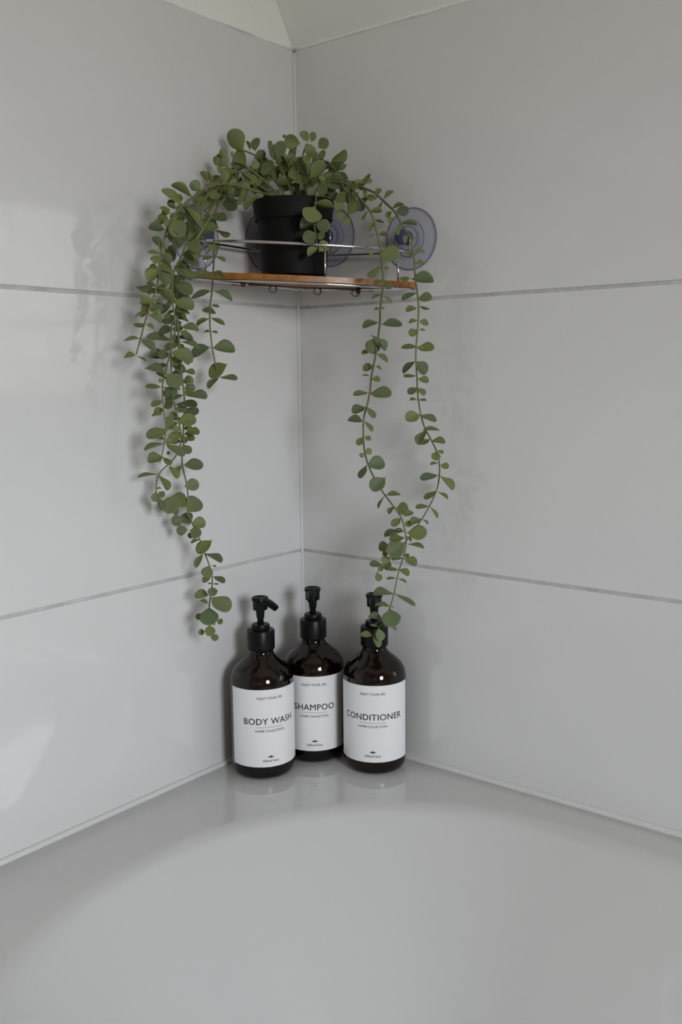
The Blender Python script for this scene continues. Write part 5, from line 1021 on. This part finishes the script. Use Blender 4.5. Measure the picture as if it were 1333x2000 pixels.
 (5,1,(0.0521,-0.084,0.1176),(0.0088,0.0044,0.0111),(0.4235,-0.9056,0.0237),0.0118),
 (5,1,(0.05,-0.0863,0.1324),(0.0118,0.0061,0.006),(0.4087,-0.9053,0.1155),0.0116),
 (5,1,(0.0495,-0.0862,0.1207),(-0.0,-0.0077,-0.0091),(0.8291,-0.4281,0.3597),0.0100),
 (10,1,(0.0841,-0.08,0.1233),(-0.0126,-0.0043,0.0077),(0.5443,-0.6513,0.5287),0.0123),
 (7,1,(0.0646,-0.0867,0.1474),(0.0102,0.0028,-0.0084),(0.1267,-0.9759,-0.1779),0.0108),
 (7,1,(0.0598,-0.1002,0.1466),(-0.0031,-0.0044,0.0113),(0.9089,-0.4078,0.0874),0.0100),
 (5,1,(0.0457,-0.0935,0.1378),(0.0061,-0.0056,-0.01),(0.4668,-0.6217,0.629),0.0109),
 (10,1,(0.0905,-0.0811,0.1245),(0.0111,0.0029,0.0078),(-0.4498,0.8276,0.3359),0.0117),
 (5,1,(0.0378,-0.0933,0.1267),(-0.0102,-0.0125,0.0051),(-0.2218,0.5183,0.826),0.0135),
 (1,1,(0.0505,-0.1361,0.1362),(-0.0094,-0.0117,0.0023),(0.2501,-0.3721,-0.8939),0.0121),
 (6,1,(-0.005,-0.1141,0.1419),(0.0011,-0.0081,-0.0086),(0.8595,-0.3148,0.4027),0.0100),
 (1,1,(0.0496,-0.134,0.1289),(-0.0037,-0.0079,-0.0085),(0.3396,-0.7548,0.5612),0.0097),
 (1,1,(0.0499,-0.1822,0.1078),(0.0025,-0.0084,-0.0096),(0.8047,-0.3256,0.4965),0.0110),
 (1,1,(0.0491,-0.1233,0.1283),(0.0074,-0.004,-0.0094),(0.3468,-0.7328,0.5854),0.0106),
 (1,1,(0.0495,-0.1286,0.1355),(0.0025,0.0066,0.0084),(0.9363,-0.3513,-0.0005),0.0088),
 (0,1,(0.0567,-0.1806,0.1077),(0.0105,0.005,-0.0004),(0.3382,-0.7566,-0.5596),0.0093),
 (0,1,(0.0565,-0.1793,0.1079),(0.0098,0.0041,-0.0031),(-0.2988,0.9164,0.2665),0.0088),
 (0,1,(0.0556,-0.1713,0.1086),(0.0044,0.0086,0.008),(-0.8828,0.0071,0.4698),0.0100),
 (0,0,(0.0542,-0.1467,0.111),(-0.0098,-0.0049,-0.0024),(0.4027,-0.4056,-0.8206),0.0089),
 (0,0,(0.0569,-0.1727,0.1135),(0.0022,0.0032,-0.0087),(0.9296,-0.3549,0.0995),0.0076),
 (0,1,(0.0555,-0.1498,0.1146),(-0.0117,-0.0024,-0.0068),(-0.4001,0.8288,0.3911),0.0115),
 (9,1,(0.0875,-0.0393,0.1417),(0.0008,-0.0079,-0.0111),(0.7507,-0.5115,0.4181),0.0115),
 (12,1,(0.0848,-0.0572,0.1249),(0.0086,0.0103,-0.0061),(-0.3705,0.6833,0.6292),0.0118),
 (12,1,(0.0949,-0.0528,0.1281),(0.0121,0.005,-0.0036),(-0.0786,0.7041,0.7057),0.0108),
 (12,1,(0.0825,-0.0563,0.1195),(0.0094,0.0039,-0.0052),(-0.3671,0.9299,0.0236),0.0096),
 (9,1,(0.0775,-0.0502,0.1396),(-0.0106,-0.004,0.0034),(0.3251,-0.9405,-0.0987),0.0100),
 (9,1,(0.0983,-0.0255,0.1493),(-0.0083,-0.0114,-0.0032),(0.6516,-0.6026,0.4607),0.0116),
 (12,1,(0.1094,-0.044,0.1286),(0.0071,-0.0009,-0.0094),(0.3198,-0.8894,0.3265),0.0099),
 (12,1,(0.0859,-0.0531,0.1247),(0.0032,0.0009,0.0104),(-0.6397,0.7565,0.1357),0.0092),
 (12,1,(0.1098,-0.0502,0.1212),(-0.0094,-0.0119,0.001),(0.6701,-0.4837,0.563),0.0122),
 (9,0,(0.093,-0.0332,0.1441),(-0.0063,-0.0075,0.0057),(0.815,-0.5523,0.1753),0.0090),
 (12,0,(0.1056,-0.0498,0.1182),(0.003,0.0015,0.0091),(-0.647,0.7579,0.0841),0.0081),
 (12,0,(0.0812,-0.0565,0.1276),(-0.0068,-0.0089,-0.0004),(0.6521,-0.4713,-0.5938),0.0089),
 (1,0,(0.0658,-0.2307,0.0661),(0.0065,0.0034,0.0052),(0.6756,-0.2245,-0.7022),0.0072),
 (0,0,(0.0572,-0.2598,0.0665),(-0.0054,-0.0081,-0.0036),(-0.716,0.1753,0.6758),0.0083),
 (1,1,(0.0514,-0.2118,0.0883),(0.0089,0.0046,0.0044),(0.4258,-0.9003,0.0905),0.0087),
 (1,0,(0.0578,-0.2184,0.0806),(0.0065,0.0015,-0.0064),(0.1017,0.9421,0.3196),0.0074),
 (0,1,(0.0636,-0.2503,0.0624),(-0.0062,-0.0079,0.001),(0.7704,-0.5653,0.2947),0.0080),
 (0,0,(0.0606,-0.2597,0.0546),(0.0053,0.0006,-0.0066),(-0.0347,0.997,0.0696),0.0068),
 (1,0,(0.0706,-0.2369,0.0556),(-0.0003,0.0032,0.007),(0.8413,-0.4767,0.255),0.0061),
 (0,0,(0.068,-0.2509,0.0764),(0.0053,0.0073,0.0016),(-0.6897,0.3611,0.6276),0.0074),
]

def leaf_mesh(cup_, curl, seed):
    """unit leaf: y along its length 0..1, x across -.5...5, z up; closed, thin"""
    rnd = random.Random(seed); bm = bmesh.new(); ts = (.0, .07, .14, .24, .36, .50, .63, .75, .85, .93, .98, 1.0)
    def half(t):
        if t <= .07: return .026
        if t < .58: return .026+.474*math.sin(PI/2*(t-.07)/.51)**.95
        return .5*math.sqrt(max(0, 1-((t-.58)/.42)**2))
    xs = (-1, -.86, -.45, 0, .45, .86, 1); rim = bm.verts.layers.float.new('rim'); bas = bm.verts.layers.float.new('base')
    th = .022; G_ = {}
    for sgn in (1, -1):
        for i, t in enumerate(ts):
            h = max(half(t), .001)
            for j, x in enumerate(xs):
                k = 1+.03*math.sin(7*t+seed)*(1 if x > 0 else -1)
                z = cup_*(abs(x)*h*2)**2*.5 - curl*(t**2) - .02*math.exp(-(x*6)**2)*(t < .95)
                edge = (i in (len(ts)-1,)) or abs(x) == 1
                v = bm.verts.new((x*h*k, t, z + (0 if edge else sgn*th*.5*min(1, t*6+.5))))
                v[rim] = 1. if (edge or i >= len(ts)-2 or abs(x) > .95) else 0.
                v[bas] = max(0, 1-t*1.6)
                G_[sgn, i, j] = v
    for sgn in (1, -1):
        for i in range(len(ts)-1):
            for j in range(len(xs)-1):
                bm.faces.new([G_[sgn, a, b] for a, b in ((i, j), (i, j+1), (i+1, j+1), (i+1, j))])
    bmesh.ops.remove_doubles(bm, verts=bm.verts, dist=.0008)
    bmesh.ops.recalc_face_normals(bm, faces=bm.faces)
    me = D.meshes.new('leaf'); bm.to_mesh(me); bm.free(); me.materials.append(M_leaf)
    for p in me.polygons: p.use_smooth = True
    return me
LM = [leaf_mesh(c, k, i) for i, (c, k) in enumerate(((.22, .02), (.34, .05), (.12, -.03), (.42, .0)))]
vines = []
for pts in VINES:
    q = [p-PO for p in chaikin(pts, 2)]
    vines.append(obj('vine', tube(bmesh.new(), q, .00115, 6, False, lambda t: 1.15-.55*t), M_stem, plant, True))
rest = []
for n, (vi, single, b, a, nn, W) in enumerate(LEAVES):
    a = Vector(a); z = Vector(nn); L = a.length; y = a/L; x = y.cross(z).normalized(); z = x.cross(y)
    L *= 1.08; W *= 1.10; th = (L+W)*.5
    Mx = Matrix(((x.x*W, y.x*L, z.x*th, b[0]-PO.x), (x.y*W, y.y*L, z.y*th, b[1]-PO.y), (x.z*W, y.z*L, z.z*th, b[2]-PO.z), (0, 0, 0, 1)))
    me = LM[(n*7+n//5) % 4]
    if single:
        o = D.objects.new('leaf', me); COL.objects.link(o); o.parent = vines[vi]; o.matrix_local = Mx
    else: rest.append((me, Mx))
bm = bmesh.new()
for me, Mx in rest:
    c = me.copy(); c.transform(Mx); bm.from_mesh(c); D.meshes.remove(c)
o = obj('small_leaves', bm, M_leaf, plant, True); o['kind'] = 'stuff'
